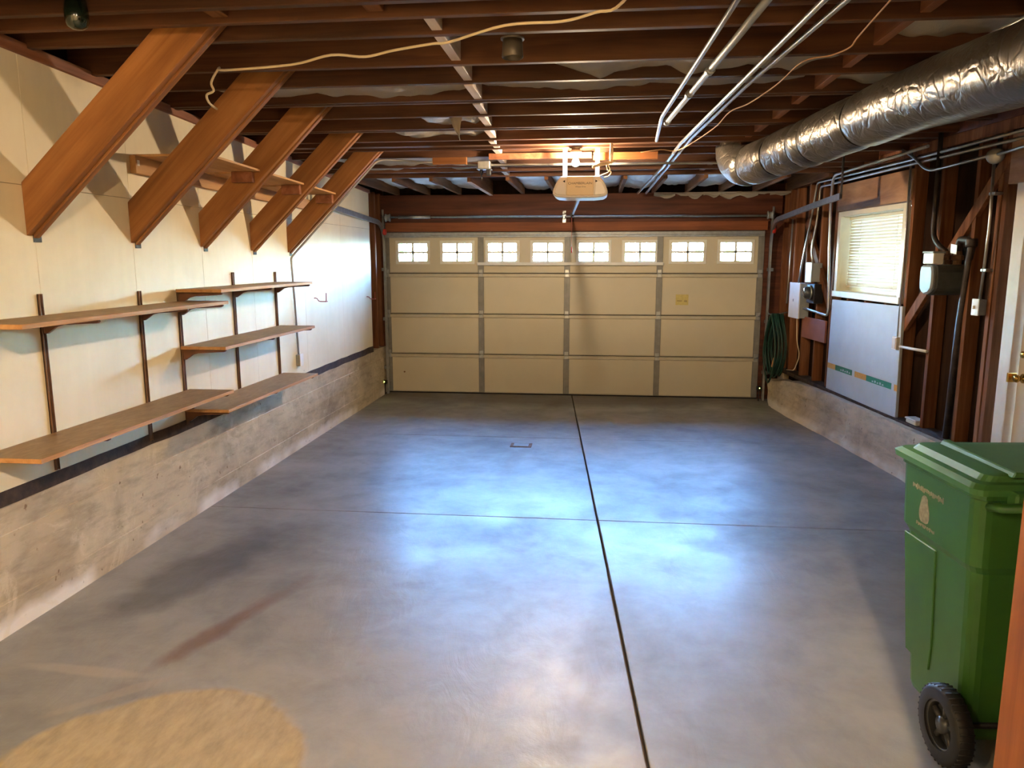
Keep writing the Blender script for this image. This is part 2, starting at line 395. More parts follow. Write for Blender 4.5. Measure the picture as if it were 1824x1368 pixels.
def cat_rom(pts, n=6):
    P = [Vector(p) for p in pts]; out = []
    for i in range(len(P)-1):
        a, b, c, d = P[max(i-1, 0)], P[i], P[i+1], P[min(i+2, len(P)-1)]
        for j in range(n):
            t = j/n
            out.append(.5*((2*b)+(c-a)*t+(2*a-5*b+4*c-d)*t*t+(3*b-a-3*c+d)*t**3))
    out.append(P[-1]); return out
def text_part(name, body, size, mat, parent, mtx, ext=.0006):
    cu = bpy.data.curves.new(name, 'FONT'); cu.body = body; cu.size = size; cu.align_x = 'CENTER'; cu.align_y = 'CENTER'; cu.extrude = ext
    to = bpy.data.objects.new(name, cu); COL.objects.link(to)
    dg = bpy.context.evaluated_depsgraph_get(); me = bpy.data.meshes.new_from_object(to.evaluated_get(dg))
    bpy.data.objects.remove(to); bpy.data.curves.remove(cu)
    me.transform(WM[parent].inverted() @ mtx); me.materials.clear(); me.materials.append(M[mat]); me.name = name
    o = bpy.data.objects.new(name, me); COL.objects.link(o); o.parent = parent; WM[o] = WM[parent]; return o
def zc(y): return 2.565-.0385*y           # underside of the joists
LW = math.sqrt(1+.09**2)
def WP(p):                                 # right wall frame: u along the wall, off into the room, z
    u, off, z = p
    return Vector((2.65+(u*.09-off)/LW, (-u-off*.09)/LW, z))
XL = -2.43                                 # face of the left wall
# ================================================================== FLOOR
fl = thing('floor', 'grey sealed concrete garage floor with tooled joints', 'floor', kind='structure')
part('ground_base', MB().box(-3.2, 4.4, -11.9, .06, -.2, -.035), 'dirt', fl)
jx = lambda y: .058-.069*y
ys = [-11.8, -9.35, -4.84, -2.45, .06]
for i in range(4):
    y0, y1 = ys[i], ys[i+1]
    g0 = .0 if i == 0 else (.0018 if i == 3 else .004); g1 = .0 if i == 3 else (.0018 if i == 2 else .004)
    sl = .0
    for side in (0, 1):
        w = .0065
        if side == 0: xs = (-3.1, lambda y: jx(y)-w)
        else: xs = (lambda y: jx(y)+w, 4.3)
        fx = lambda s, y: s(y) if callable(s) else s
        ya, yb = y0+g0, y1-g1
        poly = [(fx(xs[0], ya), ya), (fx(xs[1], ya), ya), (fx(xs[1], yb), yb), (fx(xs[0], yb), yb)]
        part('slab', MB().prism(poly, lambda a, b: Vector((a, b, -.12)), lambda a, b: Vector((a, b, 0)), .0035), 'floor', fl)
part('joint_filler', MB().box(.05, .068, -.06, .055, -.035, -.003), 'dirt', fl)
dr = thing('floor_drain', 'small rusty rectangular metal plate set in the concrete floor', 'drain cover', (-.343, -2.78, 0))
part('frame', MB().box(-.445, -.24, -2.855, -2.705, -.01, .006, .002), 'rust', dr)
part('cover', MB().box(-.415, -.27, -2.835, -2.725, 0, .009, .002), 'galv_dull', dr)
# ================================================================== CEILING
ce = thing('ceiling', 'open ceiling of dark reddish brown wooden joists', 'ceiling', kind='structure')
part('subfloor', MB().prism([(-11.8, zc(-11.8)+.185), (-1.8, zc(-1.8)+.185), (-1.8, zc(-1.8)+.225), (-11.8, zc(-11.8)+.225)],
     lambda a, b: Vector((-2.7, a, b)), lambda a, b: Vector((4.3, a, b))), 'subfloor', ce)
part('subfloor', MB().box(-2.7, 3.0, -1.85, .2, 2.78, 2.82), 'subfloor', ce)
JY = [-6.66, -6.47, -6.25, -5.775, -5.41, -4.95, -4.59, -4.145, -3.735, -3.50, -3.34, -3.01, -2.46, -2.16]
JY = [-11.4+.41*k for k in range(12) if -11.4+.41*k < -6.8]+JY
def xr(y): return 2.65-.09*y+.09
for y in JY:
    z = zc(y)+R.uniform(-.004, .004)
    t = .042
    if y == -3.50: part('joist', MB().box(-2.55, xr(y), y-.09, y, z+.005, z+.045, .002), 'joist_x', ce); continue
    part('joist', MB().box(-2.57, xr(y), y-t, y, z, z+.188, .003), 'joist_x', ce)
    if y in (-4.95, -4.145): part('joist', MB().box(-2.57, xr(y), y-2*t-.004, y-t-.004, z+.004, z+.188, .003), 'joist_x', ce)
zb = zc(-1.78)
part('rim_beam', MB().box(-2.57, xr(-1.7), -1.83, -1.78, zb, zb+.2, .003), 'joist_x', ce)
for k in range(13):
    x = -2.22+.408*k
    white = k in (3,)
    part('joist', MB().box(x-.02, x+.02, -1.78, -.03, 2.60-(.0 if k != 3 else .01), 2.785, .002), 'joist_y_lit', ce)
    if white: part('furring', MB().box(x-.02, x+.02, -1.78, -.03, 2.583, 2.59), 'white_block', ce)
# blocking rows between joists
JJ = sorted([y for y in JY if -6.7 < y and y != -3.50]+[-1.78])
for a, b in zip(JJ, JJ[1:]):
    ym = (a+b-.04)/2
    x = -.385-.06*max(0, ym+5.3)
    if a > -6.5: part('blocking', MB().box(x-.025, x+.025, a, b-.042, zc(ym)+.002+R.uniform(0, .008), zc(ym)+.15, .002), 'white_block', ce)
    x = 1.735-.075*(ym+6.4)
    part('blocking', MB().box(x-.03, x+.016, a, b-.042, zc(ym)+.01+R.uniform(0, .015), zc(ym)+.16, .002), 'ledger', ce)
for x, a, b in ((-1.3, -6.66, -6.47), (-.6, -6.66, -6.47), (.16, -7.1, -6.66), (.75, -6.66, -6.47)):
    part('blocking', MB().box(x-.045, x+.03, a, b-.042, zc(a)+.02, zc(a)+.16, .003), 'joist_y_lit', ce)
part('blocking', MB().box(.313, .85, -3.26, -3.22, 2.612, 2.673, .002), 'orange_board', ce)
part('blocking', MB().box(-.60, .30, -3.10, -3.06, 2.648, 2.70, .002), 'ledger', ce)  # extra lighter board painting in a lit joist face
part('blocking', MB().box(-1.08, -.78, -3.20, -3.16, 2.60, 2.66, .002), 'orange_board', ce)
# sagging insulation facing between joists
def sag(x0, x1, y0, y1, base, amp, seed, mat='paper', nu=60, nv=8):
    def fn(u, v):
        x = x0+(x1-x0)*u; y = y0+(y1-y0)*v
        e = min(1, min(u, 1-u)*6)
        h = base-amp*e*(.55+.75*noise.noise(Vector((x*2.1, seed, 0)))+.35*noise.noise(Vector((x*7, y*4, seed))))
        return Vector((x, y, zc(y)+h*(1-.25*math.sin(PI*v))+.02*noise.noise(Vector((x*9, y*9, seed)))))
    part('insulation_batt', MB().grid(fn, nu, nv), mat, ce)
sag(-2.0, -.42, -5.41, -4.995, .085, .075, 1.3)
sag(-.36, 1.55, -5.41, -4.995, .10, .06, 3.7)
sag(.1, 1.64, -5.775, -5.455, .095, .10, 5.2)
sag(1.68, 2.4, -5.41, -4.995, .09, .08, 7.9)
sag(1.74, 2.5, -6.25, -5.82, .09, .08, 9.1, 'batt')
sag(-.95, -.45, -4.59, -4.23, .09, .07, 11.2, 'batt')
sag(-1.25, -.48, -4.145, -3.78, .085, .07, 12.9)
sag(-2.2, -.5, -3.01, -2.51, .06, .05, 14.4, 'paper')
sag(-2.2, -.55, -2.46, -2.21, .06, .05, 15.4, 'paper')
sag(-.5, .1, -2.46, -2.21, .06, .05, 16.4, 'batt')
sag(.1, 1.6, -2.46, -2.21, .08, .05, 17.4, 'paper')
def flap():
    m = MB()
    def fn(u, v):
        w = .13*(1-v)**1.3+.012
        x = -.64+(u-.5)*w+.03*v
        return Vector((x, -4.50+.03*math.sin(u*5)+.02*v, zc(-4.5)+.075-.20*v+.01*math.sin(v*8+u*3)))
    return m.grid(fn, 6, 14)
part('insulation_scrap', flap(), 'paper', ce)
# foil faced batts over the garage door
def batt(x0, x1, seed, y0=-1.76, ymax=-.12, drop=.03):
    def fn(u, v):
        x = x0+(x1-x0)*u; y = y0+(ymax-y0)*v
        e = math.sin(PI*min(max(u, 0), 1))**.5
        return Vector((x, y, 2.70-drop*e+.035*noise.noise(Vector((x*5, y*3.5, seed)))+.014*noise.noise(Vector((x*16, y*14, seed)))))
    part('insulation_batt', MB().grid(fn, 14, 34), 'batt', ce)
for k, sd in ((-1, 3), (0, 1), (1, 2), (2, 5), (4, 7), (5, 8), (6, 9), (7, 4), (8, 6), (9, 12), (10, 13)):
    x = -2.22+.408*k
    batt(max(-2.5, x+.022), x+.386, sd*3.3, drop=.05 if k in (4, 5, 7) else .03, ymax=-.3 if k > 7 else -.12)
for k in range(8):
    x0 = 1.05+.2*k; sd = k*2.7
    def fn(u, v, x0=x0, sd=sd):
        x = x0+.26*u; e = 1-abs(2*u-1)
        return Vector((x, -.1+.03*noise.noise(Vector((x*4, v*3, sd))), 2.60-.07*v*(.5+.5*e+noise.noise(Vector((x*6, 2, sd))))))
    part('insulation_scrap', MB().grid(fn, 8, 6), 'paper', ce)
# ================================================================== LEFT WALL
wl_ = thing('wall_left', 'cream painted board wall over a bare concrete foundation', 'wall', kind='structure')
zt = lambda y: 2.557-.0331*y
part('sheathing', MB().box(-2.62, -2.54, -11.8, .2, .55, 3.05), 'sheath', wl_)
def foundation():
    prof = [(-.0, 0), (.0, .16), (-.006, .163), (-.004, .33), (.003, .334), (0, .49), (-.006, .493), (-.003, .64)]
    n = 130
    m = MB(); rows = []
    yy = [-11.8+(11.6)*i/n for i in range(n+1)]
    for y in yy:
        rows.append([m.b.verts.new((XL+a+.006*noise.noise(Vector((y*1.7, z*3, 1))), y, z)) for a, z in prof]+[m.b.verts.new((-2.62, y, .64)), m.b.verts.new((-2.62, y, 0))])
    k = len(rows[0])
    for A, B in zip(rows, rows[1:]):
        for j in range(k): m.b.faces.new((A[j], A[(j+1) % k], B[(j+1) % k], B[j]))
    m.b.faces.new(rows[0][::-1]); m.b.faces.new(rows[-1]); return m
part('foundation', foundation(), 'found_l', wl_)
def sill_strip():
    m = MB(); n = 110
    def zz(y, b): return b+.007*noise.noise(Vector((y*4.1, b*9, 0)))
    rows = []
    for i in range(n+1):
        y = -11.8+11.15*i/n
        f = XL+.004
        rows.append([m.b.verts.new(c) for c in ((f, y, zz(y, .632)), (f, y, zz(y, .702)), (-2.54, y, .702), (-2.54, y, .632))])
    for A, B in zip(rows, rows[1:]):
        for j in range(4): m.b.faces.new((A[j], A[(j+1) % 4], B[(j+1) % 4], B[j]))
    m.b.faces.new(rows[0][::-1]); m.b.faces.new(rows[-1]); return m
part('sill_plate', sill_strip(), 'sill', wl_)
sy = [-11.8, -10.2, -8.9, -7.6, -6.34, -5.53, -4.72, -3.93, -2.83, -1.74, -.66]
for a, b in zip(sy, sy[1:]):
    g = .0012
    part('wall_panel', MB().box(XL-.012, XL, a+g, b-g, .7, 2.149, .001), 'wall', wl_)
    part('wall_panel', MB().prism([(a+g, 2.151), (b-g, 2.151), (b-g, zt(b)+.01), (a+g, zt(a)+.01)], lambda p, q: Vector((XL-.012, p, q)), lambda p, q: Vector((XL, p, q)), .001), 'wall', wl_)
part('foundation', MB().box(-2.62, -2.455, -.215, .06, 0, .63, .004), 'found_l', wl_)
part('ledger_board', MB().prism([(-11.8, zt(-11.8)), (-.66, zt(-.66)), (-.66, zt(-.66)+.04), (-11.8, zt(-11.8)+.075)], lambda p, q: Vector((-2.50, p, q)), lambda p, q: Vector((XL+.022, p, q)), .003), 'ledger', wl_)
for y in (-.60, -.34, -.10):
    part('stud', MB().box(-2.54, -2.45, y-.03, y+.03, .64, 2.62, .003), 'stud', wl_)
# ================================================================== GARAGE DOOR WALL
wb = thing('wall_back', 'dark brown timber wall around the garage door', 'wall', kind='structure')
part('jamb', MB().box(-2.62, -2.44, 0, .12, 0, 2.7), 'lintel', wb)
part('jamb', MB().box(2.44, 2.95, 0, .12, 0, 2.7), 'lintel', wb)
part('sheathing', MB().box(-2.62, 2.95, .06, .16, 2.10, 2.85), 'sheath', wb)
part('header_beam', MB().box(-2.54, 2.62, -.06, .06, 2.335, 2.6, .004), 'lintel', wb)
part('header_board', MB().box(-2.44, 2.60, -.03, .06, 2.245, 2.335, .003), 'lintel', wb)
part('header_board', MB().box(-2.40, 2.46, -.055, .06, 2.136, 2.25, .003), 'lintel2', wb)
# ================================================================== RIGHT WALL
wr = thing('wall_right', 'dark open stud wall over a rough concrete curb', 'wall', kind='structure')
def wbx(u0, u1, o0, o1, z0, z1, bev=0): return MB(WP).box(u0, u1, o0, o1, z0, z1, bev)
ms = MB(WP)
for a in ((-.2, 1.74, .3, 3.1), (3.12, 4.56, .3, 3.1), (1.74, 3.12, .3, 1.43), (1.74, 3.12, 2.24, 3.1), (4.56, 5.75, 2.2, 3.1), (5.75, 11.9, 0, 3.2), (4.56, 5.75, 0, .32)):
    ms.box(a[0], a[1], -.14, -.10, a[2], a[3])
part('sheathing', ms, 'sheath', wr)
for u in (.03, .24, .46, .86, 1.26, 1.64, 3.20, 3.63, 4.09, 4.36, 4.42, 5.8, 6.2, 6.6, 7.1, 7.6, 8.1, 8.7):
    z0 = .42
    part('stud', wbx(u-.022, u+.022, -.10, 0, z0, 2.63, .002), 'stud', wr)
for u in (2.05, 2.45, 2.85): part('stud', wbx(u-.022, u+.022, -.10, 0, .42, 1.40, .002), 'stud', wr)
part('top_plate', wbx(-.1, 11.9, -.1, 0, 2.62, 2.70, .003), 'stud', wr)
part('top_plate', wbx(-.1, 11.9, -.1, .0, 2.70, 2.95, .003), 'lintel', wr)
part('header_beam', wbx(1.67, 3.17, -.1, .006, 2.262, 2.52, .003), 'header_y', wr)
part('header_beam', wbx(4.45, 5.85, -.1, .006, 2.272, 2.60, .003), 'header_y', wr)
def dbrace(u0, z0, u1, z1, w=.085):
    d = Vector((u1-u0, z1-z0)).normalized(); n = Vector((-d.y, d.x))*w/2
    P = [(u0+n.x, z0+n.y), (u1+n.x, z1+n.y), (u1-n.x, z1-n.y), (u0-n.x, z0-n.y)]
    return MB(WP).prism(P, lambda a, b: Vector((a, -.03, b)), lambda a, b: Vector((a, .004, b)), .002)
part('diagonal_brace', dbrace(3.16, 1.17, 4.50, 2.54), 'stud', wr)
part('diagonal_brace', dbrace(.80, 2.2, 1.64, 1.24), 'stud', wr)
def curb():
    S_ = [(.22, .14, .30, .16), (.45, .20, .30, .14), (.74, .212, .36, .12), (1.2, .20, .40, .105), (1.9, .165, .415, .10), (2.6, .14, .42, .10), (3.6, .11, .425, .095), (4.5, .10, .43, .09), (6, .08, .43, .06), (11.9, .05, .43, .05)]
    m = MB(WP); rows = []
    def at(u):
        for a, b in zip(S_, S_[1:]):
            if a[0] <= u <= b[0]:
                t = (u-a[0])/(b[0]-a[0]); return [a[i]+(b[i]-a[i])*t for i in range(1, 4)]
        return S_[-1][1:]
    n = 150
    for i in range(n+1):
        u = .22+(11.6)*(i/n)**1.5
        b, zt_, tp = at(u)
        ring = []
        for t in (0, .12, .25, .4, .55, .7, .85, 1):
            o = b+(tp-b)*(t**.7)
            o += .013*noise.noise(Vector((u*3.1, t*3, 2)))+.007*noise.noise(Vector((u*11, t*6, 4)))
            if .15 < t < .6 and 1.2 < u < 2.5: o -= .018
            ring.append(m.b.verts.new((u, o, zt_*t+(.006*noise.noise(Vector((u*7, 1, 1))) if t == 1 else 0))))
        ring.append(m.b.verts.new((u, -.14, zt_))); ring.append(m.b.verts.new((u, -.14, 0)))
        rows.append(ring)
    k = len(rows[0])
    for A, B in zip(rows, rows[1:]):
        for j in range(k): m.b.faces.new((A[j], A[(j+1) % k], B[(j+1) % k], B[j]))
    m.b.faces.new(rows[0][::-1]); m.b.faces.new(rows[-1]); return m
part('foundation', curb(), 'found_r', wr)
part('foundation', wbx(-.2, .235, -.16, -.03, 0, .43, .004), 'found_r', wr)
part('sill_plate', wbx(.22, 4.5, -.11, .035, .40, .445, .004), 'sill', wr)
# front wall behind the camera
wf = solo('wall_front', MB().box(-2.7, 4.4, -11.95, -11.8, -.1, 3.3), 'wall', 'cream wall at the house end behind the camera', 'wall', kind='structure')
# ------------------------------------------------------------------ window 1 with blind
w1 = thing('window_1', 'cream framed garage window in the dark stud wall', 'window', kind='structure')
fr = [('casing', (1.73, 1.79, -.02, .014, 1.41, 2.25)), ('casing', (3.075, 3.135, -.02, .014, 1.41, 2.25)), ('casing', (1.79, 3.075, -.02, .014, 2.205, 2.25)), ('sill', (1.72, 3.145, -.13, .028, 1.405, 1.462)),
      ('jamb', (1.76, 1.785, -.16, -.02, 1.46, 2.22)), ('jamb', (3.08, 3.105, -.16, -.02, 1.46, 2.22)), ('jamb', (1.785, 3.08, -.16, -.02, 2.2, 2.225)),
      ('sash', (1.785, 1.825, -.16, -.125, 1.46, 2.2)), ('sash', (3.04, 3.08, -.16, -.125, 1.46, 2.2)), ('sash', (1.825, 3.04, -.16, -.125, 1.46, 1.51)), ('sash', (1.825, 3.04, -.16, -.125, 2.155, 2.2)), ('sash', (2.41, 2.45, -.16, -.125, 1.51, 2.155))]
for nm, a in fr: part(nm, wbx(*a, .0015), 'win_frame', w1)
for a, b in ((1.825, 2.41), (2.45, 3.04)): part('pane', wbx(a, b, -.146, -.142, 1.51, 2.155), 'glass', w1)
vb = thing('window_blind', 'white horizontal slat blind lowered in the garage window', 'blind', WP((2.43, -.1, 1.5)))
part('head_rail', wbx(1.79, 3.075, -.115, -.08, 2.168, 2.198, .002), 'win_frame', vb)
part('bottom_rail', wbx(1.795, 3.07, -.108, -.085, 1.5, 1.518, .002), 'win_frame', vb)
for k in range(22):
    z = 1.535+.0292*k
    m = MB(WP)
    def fn(u, v, z=z):
        a = (v-.5)
        return Vector((1.797+1.27*u, -.0965+.006*math.cos(a*2.6)+a*.014, z+a*.034))
    m.grid(fn, 1, 3); part('slat', m, 'slat', vb)
for u in (2.05, 2.8): part('ladder_cord', wbx(u-.001, u+.001, -.084, -.082, 1.51, 2.17), 'win_frame', vb)
# ------------------------------------------------------------------ side door
d1 = thing('door_1', 'white side door with brass knob and deadbolt', 'door', kind='structure')
part('casing', wbx(4.57, 4.69, -.1, .018, .3, 2.27, .003), 'casing', d1)
part('casing', wbx(5.66, 5.78, -.1, .018, .3, 2.27, .003), 'casing', d1)
part('casing', wbx(4.69, 5.66, -.1, .018, 2.19, 2.27, .003), 'casing', d1)
lf = MB(WP).box(4.705, 5.65, -.07, -.03, .31, 2.185, .002)
for (a, b, c, d) in ((4.83, 5.12, .5, 1.0), (5.24, 5.53, .5, 1.0), (4.83, 5.12, 1.15, 1.75), (5.24, 5.53, 1.15, 1.75)): lf.box(a, b, -.03, -.022, c, d, .006)
part('door_leaf', lf, 'door_white', d1)
def knob(u, z, r, l):
    m = MB(); o = WP((u, -.03, z)); ax = WP((0, 1, 0))-WP((0, 0, 0))
    m.lathe([(r*1.15, 0), (r*1.15, .006), (r*.4, .01), (r*.4, l*.45), (r*.8, l*.55), (r, l*.75), (r*.8, l*.95), (0, l)], o, ax, 14); return m
part('door_knob', knob(4.765, 1.025, .027, .06), 'brass', d1)
part('deadbolt', knob(4.765, 1.18, .024, .03), 'brass', d1)
part('strike_plate', wbx(4.675, 4.694, -.03, .024, .99, 1.05, .002), 'brass', d1)
# ================================================================== GARAGE DOOR
gd = thing('garage_door', 'tan sectional garage door with grey metal stiles and a row of small windows', 'door', (0, 0, 0))
ZS = [0.012, .533, 1.067, 1.6, 2.132]
XW = [(-2.246, -1.852), (-1.653, -1.262), (-1.053, -.671), (-.467, -.081), (.125, .508), (.709, 1.097), (1.30, 1.699), (1.897, 2.286)]
ZW = (1.752, 1.99)
STX = [-2.40, -1.145, -.02, 1.155, 2.40]
for i in range(4):
    z0, z1 = ZS[i]+.005, ZS[i+1]-.005
    m = MB()
    if i < 3: m.box(-2.438, 2.438, .0, .045, z0, z1, .003)
    else:
        m.box(-2.438, 2.438, 0, .045, z0, ZW[0]); m.box(-2.438, 2.438, 0, .045, ZW[1], z1)
        xs = [-2.438]+[v for a in XW for v in a]+[2.438]
        for k in range(0, len(xs), 2): m.box(xs[k], xs[k+1], 0, .045, ZW[0], ZW[1])
    sec = part('section', m, 'door_panel', gd)
    if i < 3: part('tongue', MB().box(-2.438, 2.438, .012, .034, z1-.01, z1+.03), 'seal', sec)
    part('rail', MB().box(-2.43, 2.43, -.012, .0, z0, z0+.012, .002), 'rail', sec)
    part('rail', MB().box(-2.43, 2.43, -.02, .0, z1-.042, z1, .004), 'rail', sec)
    for j, x in enumerate(STX):
        w = .037
        st = MB().box(x-w, x+w, -.016, 0, z0+.002, z1-.002, .003)
        st.box(x-w*.3, x+w*.3, -.019, -.016, z0+.03, z1-.03, .001)
        part('stile', st, 'stile', sec)
    if i == 3:
        for a, b in XW:
            f = MB(); e = .034
            f.box(a-e, b+e, -.013, 0, ZW[1]-.006, ZW[1]+e, .003).box(a-e, b+e, -.013, 0, ZW[0]-e, ZW[0]+.006, .003)
            f.box(a-e, a+.006, -.013, 0, ZW[0], ZW[1], .003).box(b-.006, b+e, -.013, 0, ZW[0], ZW[1], .003)
            xm, zm = (a+b)/2, (ZW[0]+ZW[1])/2
            f.box(xm-.013, xm+.013, -.011, .02, ZW[0], ZW[1], .002).box(a, b, -.011, .02, zm-.013, zm+.013, .002)
            c_ = .008
            for sx in (a+.006, xm-.011, xm+.011, b-.006):
                for sz in (ZW[0]+.006, zm-.011, zm+.011, ZW[1]-.006):
                    dx = 1 if sx in (a+.006, xm+.011) else -1; dz = 1 if sz in (ZW[0]+.006, zm+.011) else -1
                    f.prism([(sx, sz), (sx+dx*c_, sz), (sx, sz+dz*c_)], lambda p, q: Vector((p, -.009, q)), lambda p, q: Vector((p, .012, q)))
            part('window_frame', f, 'mullion', sec)
            for (p, q) in ((a, xm), (xm, b)):
                for (r_, s_) in ((ZW[0], zm), (zm, ZW[1])): part('pane', MB().box(p, q, .014, .017, r_, s_), 'glass', sec)
    if i > 0:
        for x in STX:
            part('hinge', MB().box(x-.028, x+.028, -.028, -.016, ZS[i]-.05, ZS[i]+.05, .004).tube([(x-.03, -.03, ZS[i]), (x+.03, -.03, ZS[i])], .009, 8), 'galv', gd)
part('top_strut', MB().box(-2.43, 2.43, -.03, 0, 2.062, 2.085, .002).box(-2.43, 2.43, -.045, -.0, 2.085, 2.125, .003).box(-2.43, 2.43, -.055, -.045, 2.10, 2.106), 'galv_dull', gd)
part('strut', MB().box(-1.19, 1.20, -.05, -.018, 1.703, 1.742, .004).box(-1.19, 1.20, -.06, -.05, 1.735, 1.742), 'white_metal', gd)
part('bottom_seal', MB().box(-2.438, 2.438, -.012, .04, -.002, .018, .003), 'seal', gd)
part('lift_handle', MB().box(-2.06, -2.03, -.02, 0, .28, .29), 'galv_dull', gd) if False else None
part('sticker', MB().box(1.37, 1.53, -.0006, 0, 1.20, 1.335), 'sticker', gd, 'faded yellow sticker')
part('sticker_mark', MB().box(1.385, 1.45, -.0012, 0, 1.245, 1.262).box(1.475, 1.515, -.0012, 0, 1.24, 1.262), 'sticker2', gd)
part('bolt', MB().lathe([(.012, 0), (.012, .006), (0, .01)], (-2.2, 0, .282), (0, -1, 0), 8), 'rust', gd, 'rusty bolt head')
# tracks
def track(sx, name, label, xh):
    t = thing(name, label, 'track', (sx, -.1, 0), 'garage door tracks')
    path = fillet([(sx, -.1, .0), (sx, -.1, 2.235), (xh, -2.0, 2.315), (xh, -2.72, 2.335)], .33, 10)
    s = 1 if sx > 0 else -1
    prof = [(-.012*s, -.028), (.012*s, -.028), (.012*s, -.022), (-.006*s, -.022), (-.006*s, .022), (.012*s, .022), (.012*s, .028), (-.012*s, .028)]
    if s > 0: prof = prof[::-1]
    path3 = [Vector(p) for p in path]
    m = MB(); rings = []
    N = len(path3)
    for i, p in enumerate(path3):
        d = (path3[min(i+1, N-1)]-path3[max(i-1, 0)]).normalized(); sd = Vector((1, 0, 0)); nn = d.cross(sd)
        rings.append([m.b.verts.new(p+sd*q[0]+nn*q[1]) for q in prof])
    k = len(prof)
    for A, B in zip(rings, rings[1:]):
        for j in range(k): m.b.faces.new((A[j], A[(j+1) % k], B[(j+1) % k], B[j]))
    m.b.faces.new(rings[0][::-1]); m.b.faces.new(rings[-1])
    part('rail', m, 'galv', t)
    for z in (.35, 1.0, 1.65): part('bracket', MB().box(sx-.03+s*.02, sx+.03+s*.02, -.1, .0, z-.02, z+.02, .002), 'galv_dull', t)
    part('angle_bracket', MB().box(sx-.012+s*.02, sx+.012+s*.02, -.075, -.01, 2.08, 2.42, .002), 'galv_dull', t)
    part('hanger', MB().box(xh+s*.012, xh+s*.018, -2.70, -2.655, 2.32, zc(-2.7)+.02).box(xh-.0, xh+s*.018, -2.70, -2.695, 2.32, zc(-2.7)+.02), 'galv', t)
    part('stop', MB().lathe([(.035, 0), (.04, .01), (.04, .03), (.035, .04)], (sx-s*.005, -.16, 2.13), (1, 0, 0), 12), 'red', t, 'red plastic roller by the curve')
    return t
track(-2.405, 'door_track', 'galvanised door track beside the cream wall', -2.372)
track(2.492, 'door_track', 'galvanised door track beside the dark stud wall', 2.50)
tb = thing('torsion_bar', 'long thin steel torsion bar in front of the door header', 'bar', (0, -.13, 2.31))
part('shaft', MB().tube([(-2.40, -.13, 2.318), (2.52, -.13, 2.305)], .0125, 8), 'galv_dull', tb)
part('spring', MB().tube([(-2.2, -.13, 2.318), (-1.78, -.13, 2.318)], .021, 10), 'galv', tb)
for x in (-2.34, 2.46): part('cable_drum', MB().lathe([(.03, -.03), (.05, -.03), (.05, -.024), (.04, -.02), (.04, .02), (.05, .024), (.05, .03), (.03, .03)], (x, -.13, 2.312), (1, 0, 0), 16), 'grey_paint', tb)
part('center_bracket', MB().box(-.085, -.04, -.06, -.055, 2.24, 2.39, .002).box(-.075, -.05, -.15, -.055, 2.285, 2.335, .003), 'galv', tb)
for s, lab in ((-1, 'small black photo eye with green light by the cream wall'), (1, 'small black photo eye with green light by the curb')):
    x = 2.43*s; pe = thing('photo_eye', lab, 'sensor', (x, -.16, 0), 'photo eye sensors')
    part('bracket', MB().box(x-.004, x+.004, -.175, -.145, .0, .17, .001), 'black_metal', pe)
    part('housing', MB().box(x-.03, x+.03, -.20, -.14, .14, .19, .006), 'black_metal', pe)
    part('led', MB().lathe([(.006, 0), (.004, .004), (0, .006)], (x, -.20, .172), (0, -1, 0), 8), 'led', pe)
# ================================================================== OPENER
op = thing('garage_door_opener', 'cream garage door opener hung from perforated straps', 'door opener', (.21, -3.4, 2.28))
poly = [(.055, 2.455), (.365, 2.455), (.405, 2.41), (.433, 2.345), (.436, 2.31), (.405, 2.288), (.33, 2.281), (.09, 2.281), (.02, 2.288), (-.012, 2.31), (-.009, 2.345), (.018, 2.41)]
part('body', MB().prism(poly, lambda a, b: Vector((a, -3.53, b)), lambda a, b: Vector((a, -3.20, b)), .008), 'white_plastic', op)
part('nameplate', MB().prism([(.105, 2.452), (.317, 2.452), (.322, 2.30), (.10, 2.30)], lambda a, b: Vector((a, -3.542, b)), lambda a, b: Vector((a, -3.52, b)), .004), 'nameplate', op)
for s in (0, 1):
    P = [(.09, 2.435), (.095, 2.302), (.02, 2.307), (.002, 2.325), (.012, 2.36), (.04, 2.41)]
    if s: P = [(.424-a, b) for a, b in P]
    part('light_lens', MB().prism(P, lambda a, b: Vector((a, -3.539, b)), lambda a, b: Vector((a, -3.52, b)), .004), 'lens', op)
    x = .081 if s == 0 else .343; d = -1 if s == 0 else 1
    part('arrow_mark', MB().prism([(x+d*.011, 2.412), (x-d*.008, 2.422), (x-d*.008, 2.402)], lambda a, b: Vector((a, -3.5405, b)), lambda a, b: Vector((a, -3.538, b))), 'ink_and_hole_black', op)
part('lower_lip', MB().box(.10, .325, -3.545, -3.50, 2.284, 2.298, .004), 'lens', op)
mt = Matrix.Translation((.211, -3.5425, 2.395)) @ Matrix.Rotation(PI/2, 4, 'X') @ Matrix.Diagonal((1.12, 1, 1, 1))
text_part('lettering', 'CHAMBERLAIN', .026, 'ink', op, mt)
mt = Matrix.Translation((.215, -3.5425, 2.368)) @ Matrix.Rotation(PI/2, 4, 'X')
text_part('lettering', 'Whisper Drive', .014, 'ink', op, mt)
for x in (.078, .349):
    part('hanger_strap', MB().box(x-.017, x+.017, -3.31, -3.306, 2.44, 2.70, .001), 'white_metal', op)
    m = MB()
    for k in range(9): m.box(x-.004, x+.004, -3.3115, -3.309, 2.462+.026*k, 2.474+.026*k)
    part('strap_holes', m, 'ink_and_hole_black', op, kind='stuff')
part('top_bracket', MB().box(.06, .37, -3.33, -3.29, 2.455, 2.465, .002), 'galv', op)
part('drive_rail', MB().tube([(.20, -3.2, 2.318), (.035, -.07, 2.325)], .016, 4, prof=[(-.012, -.014), (.012, -.014), (.012, .014), (-.012, .014)], up=(0, 0, 1)), 'galv', op)
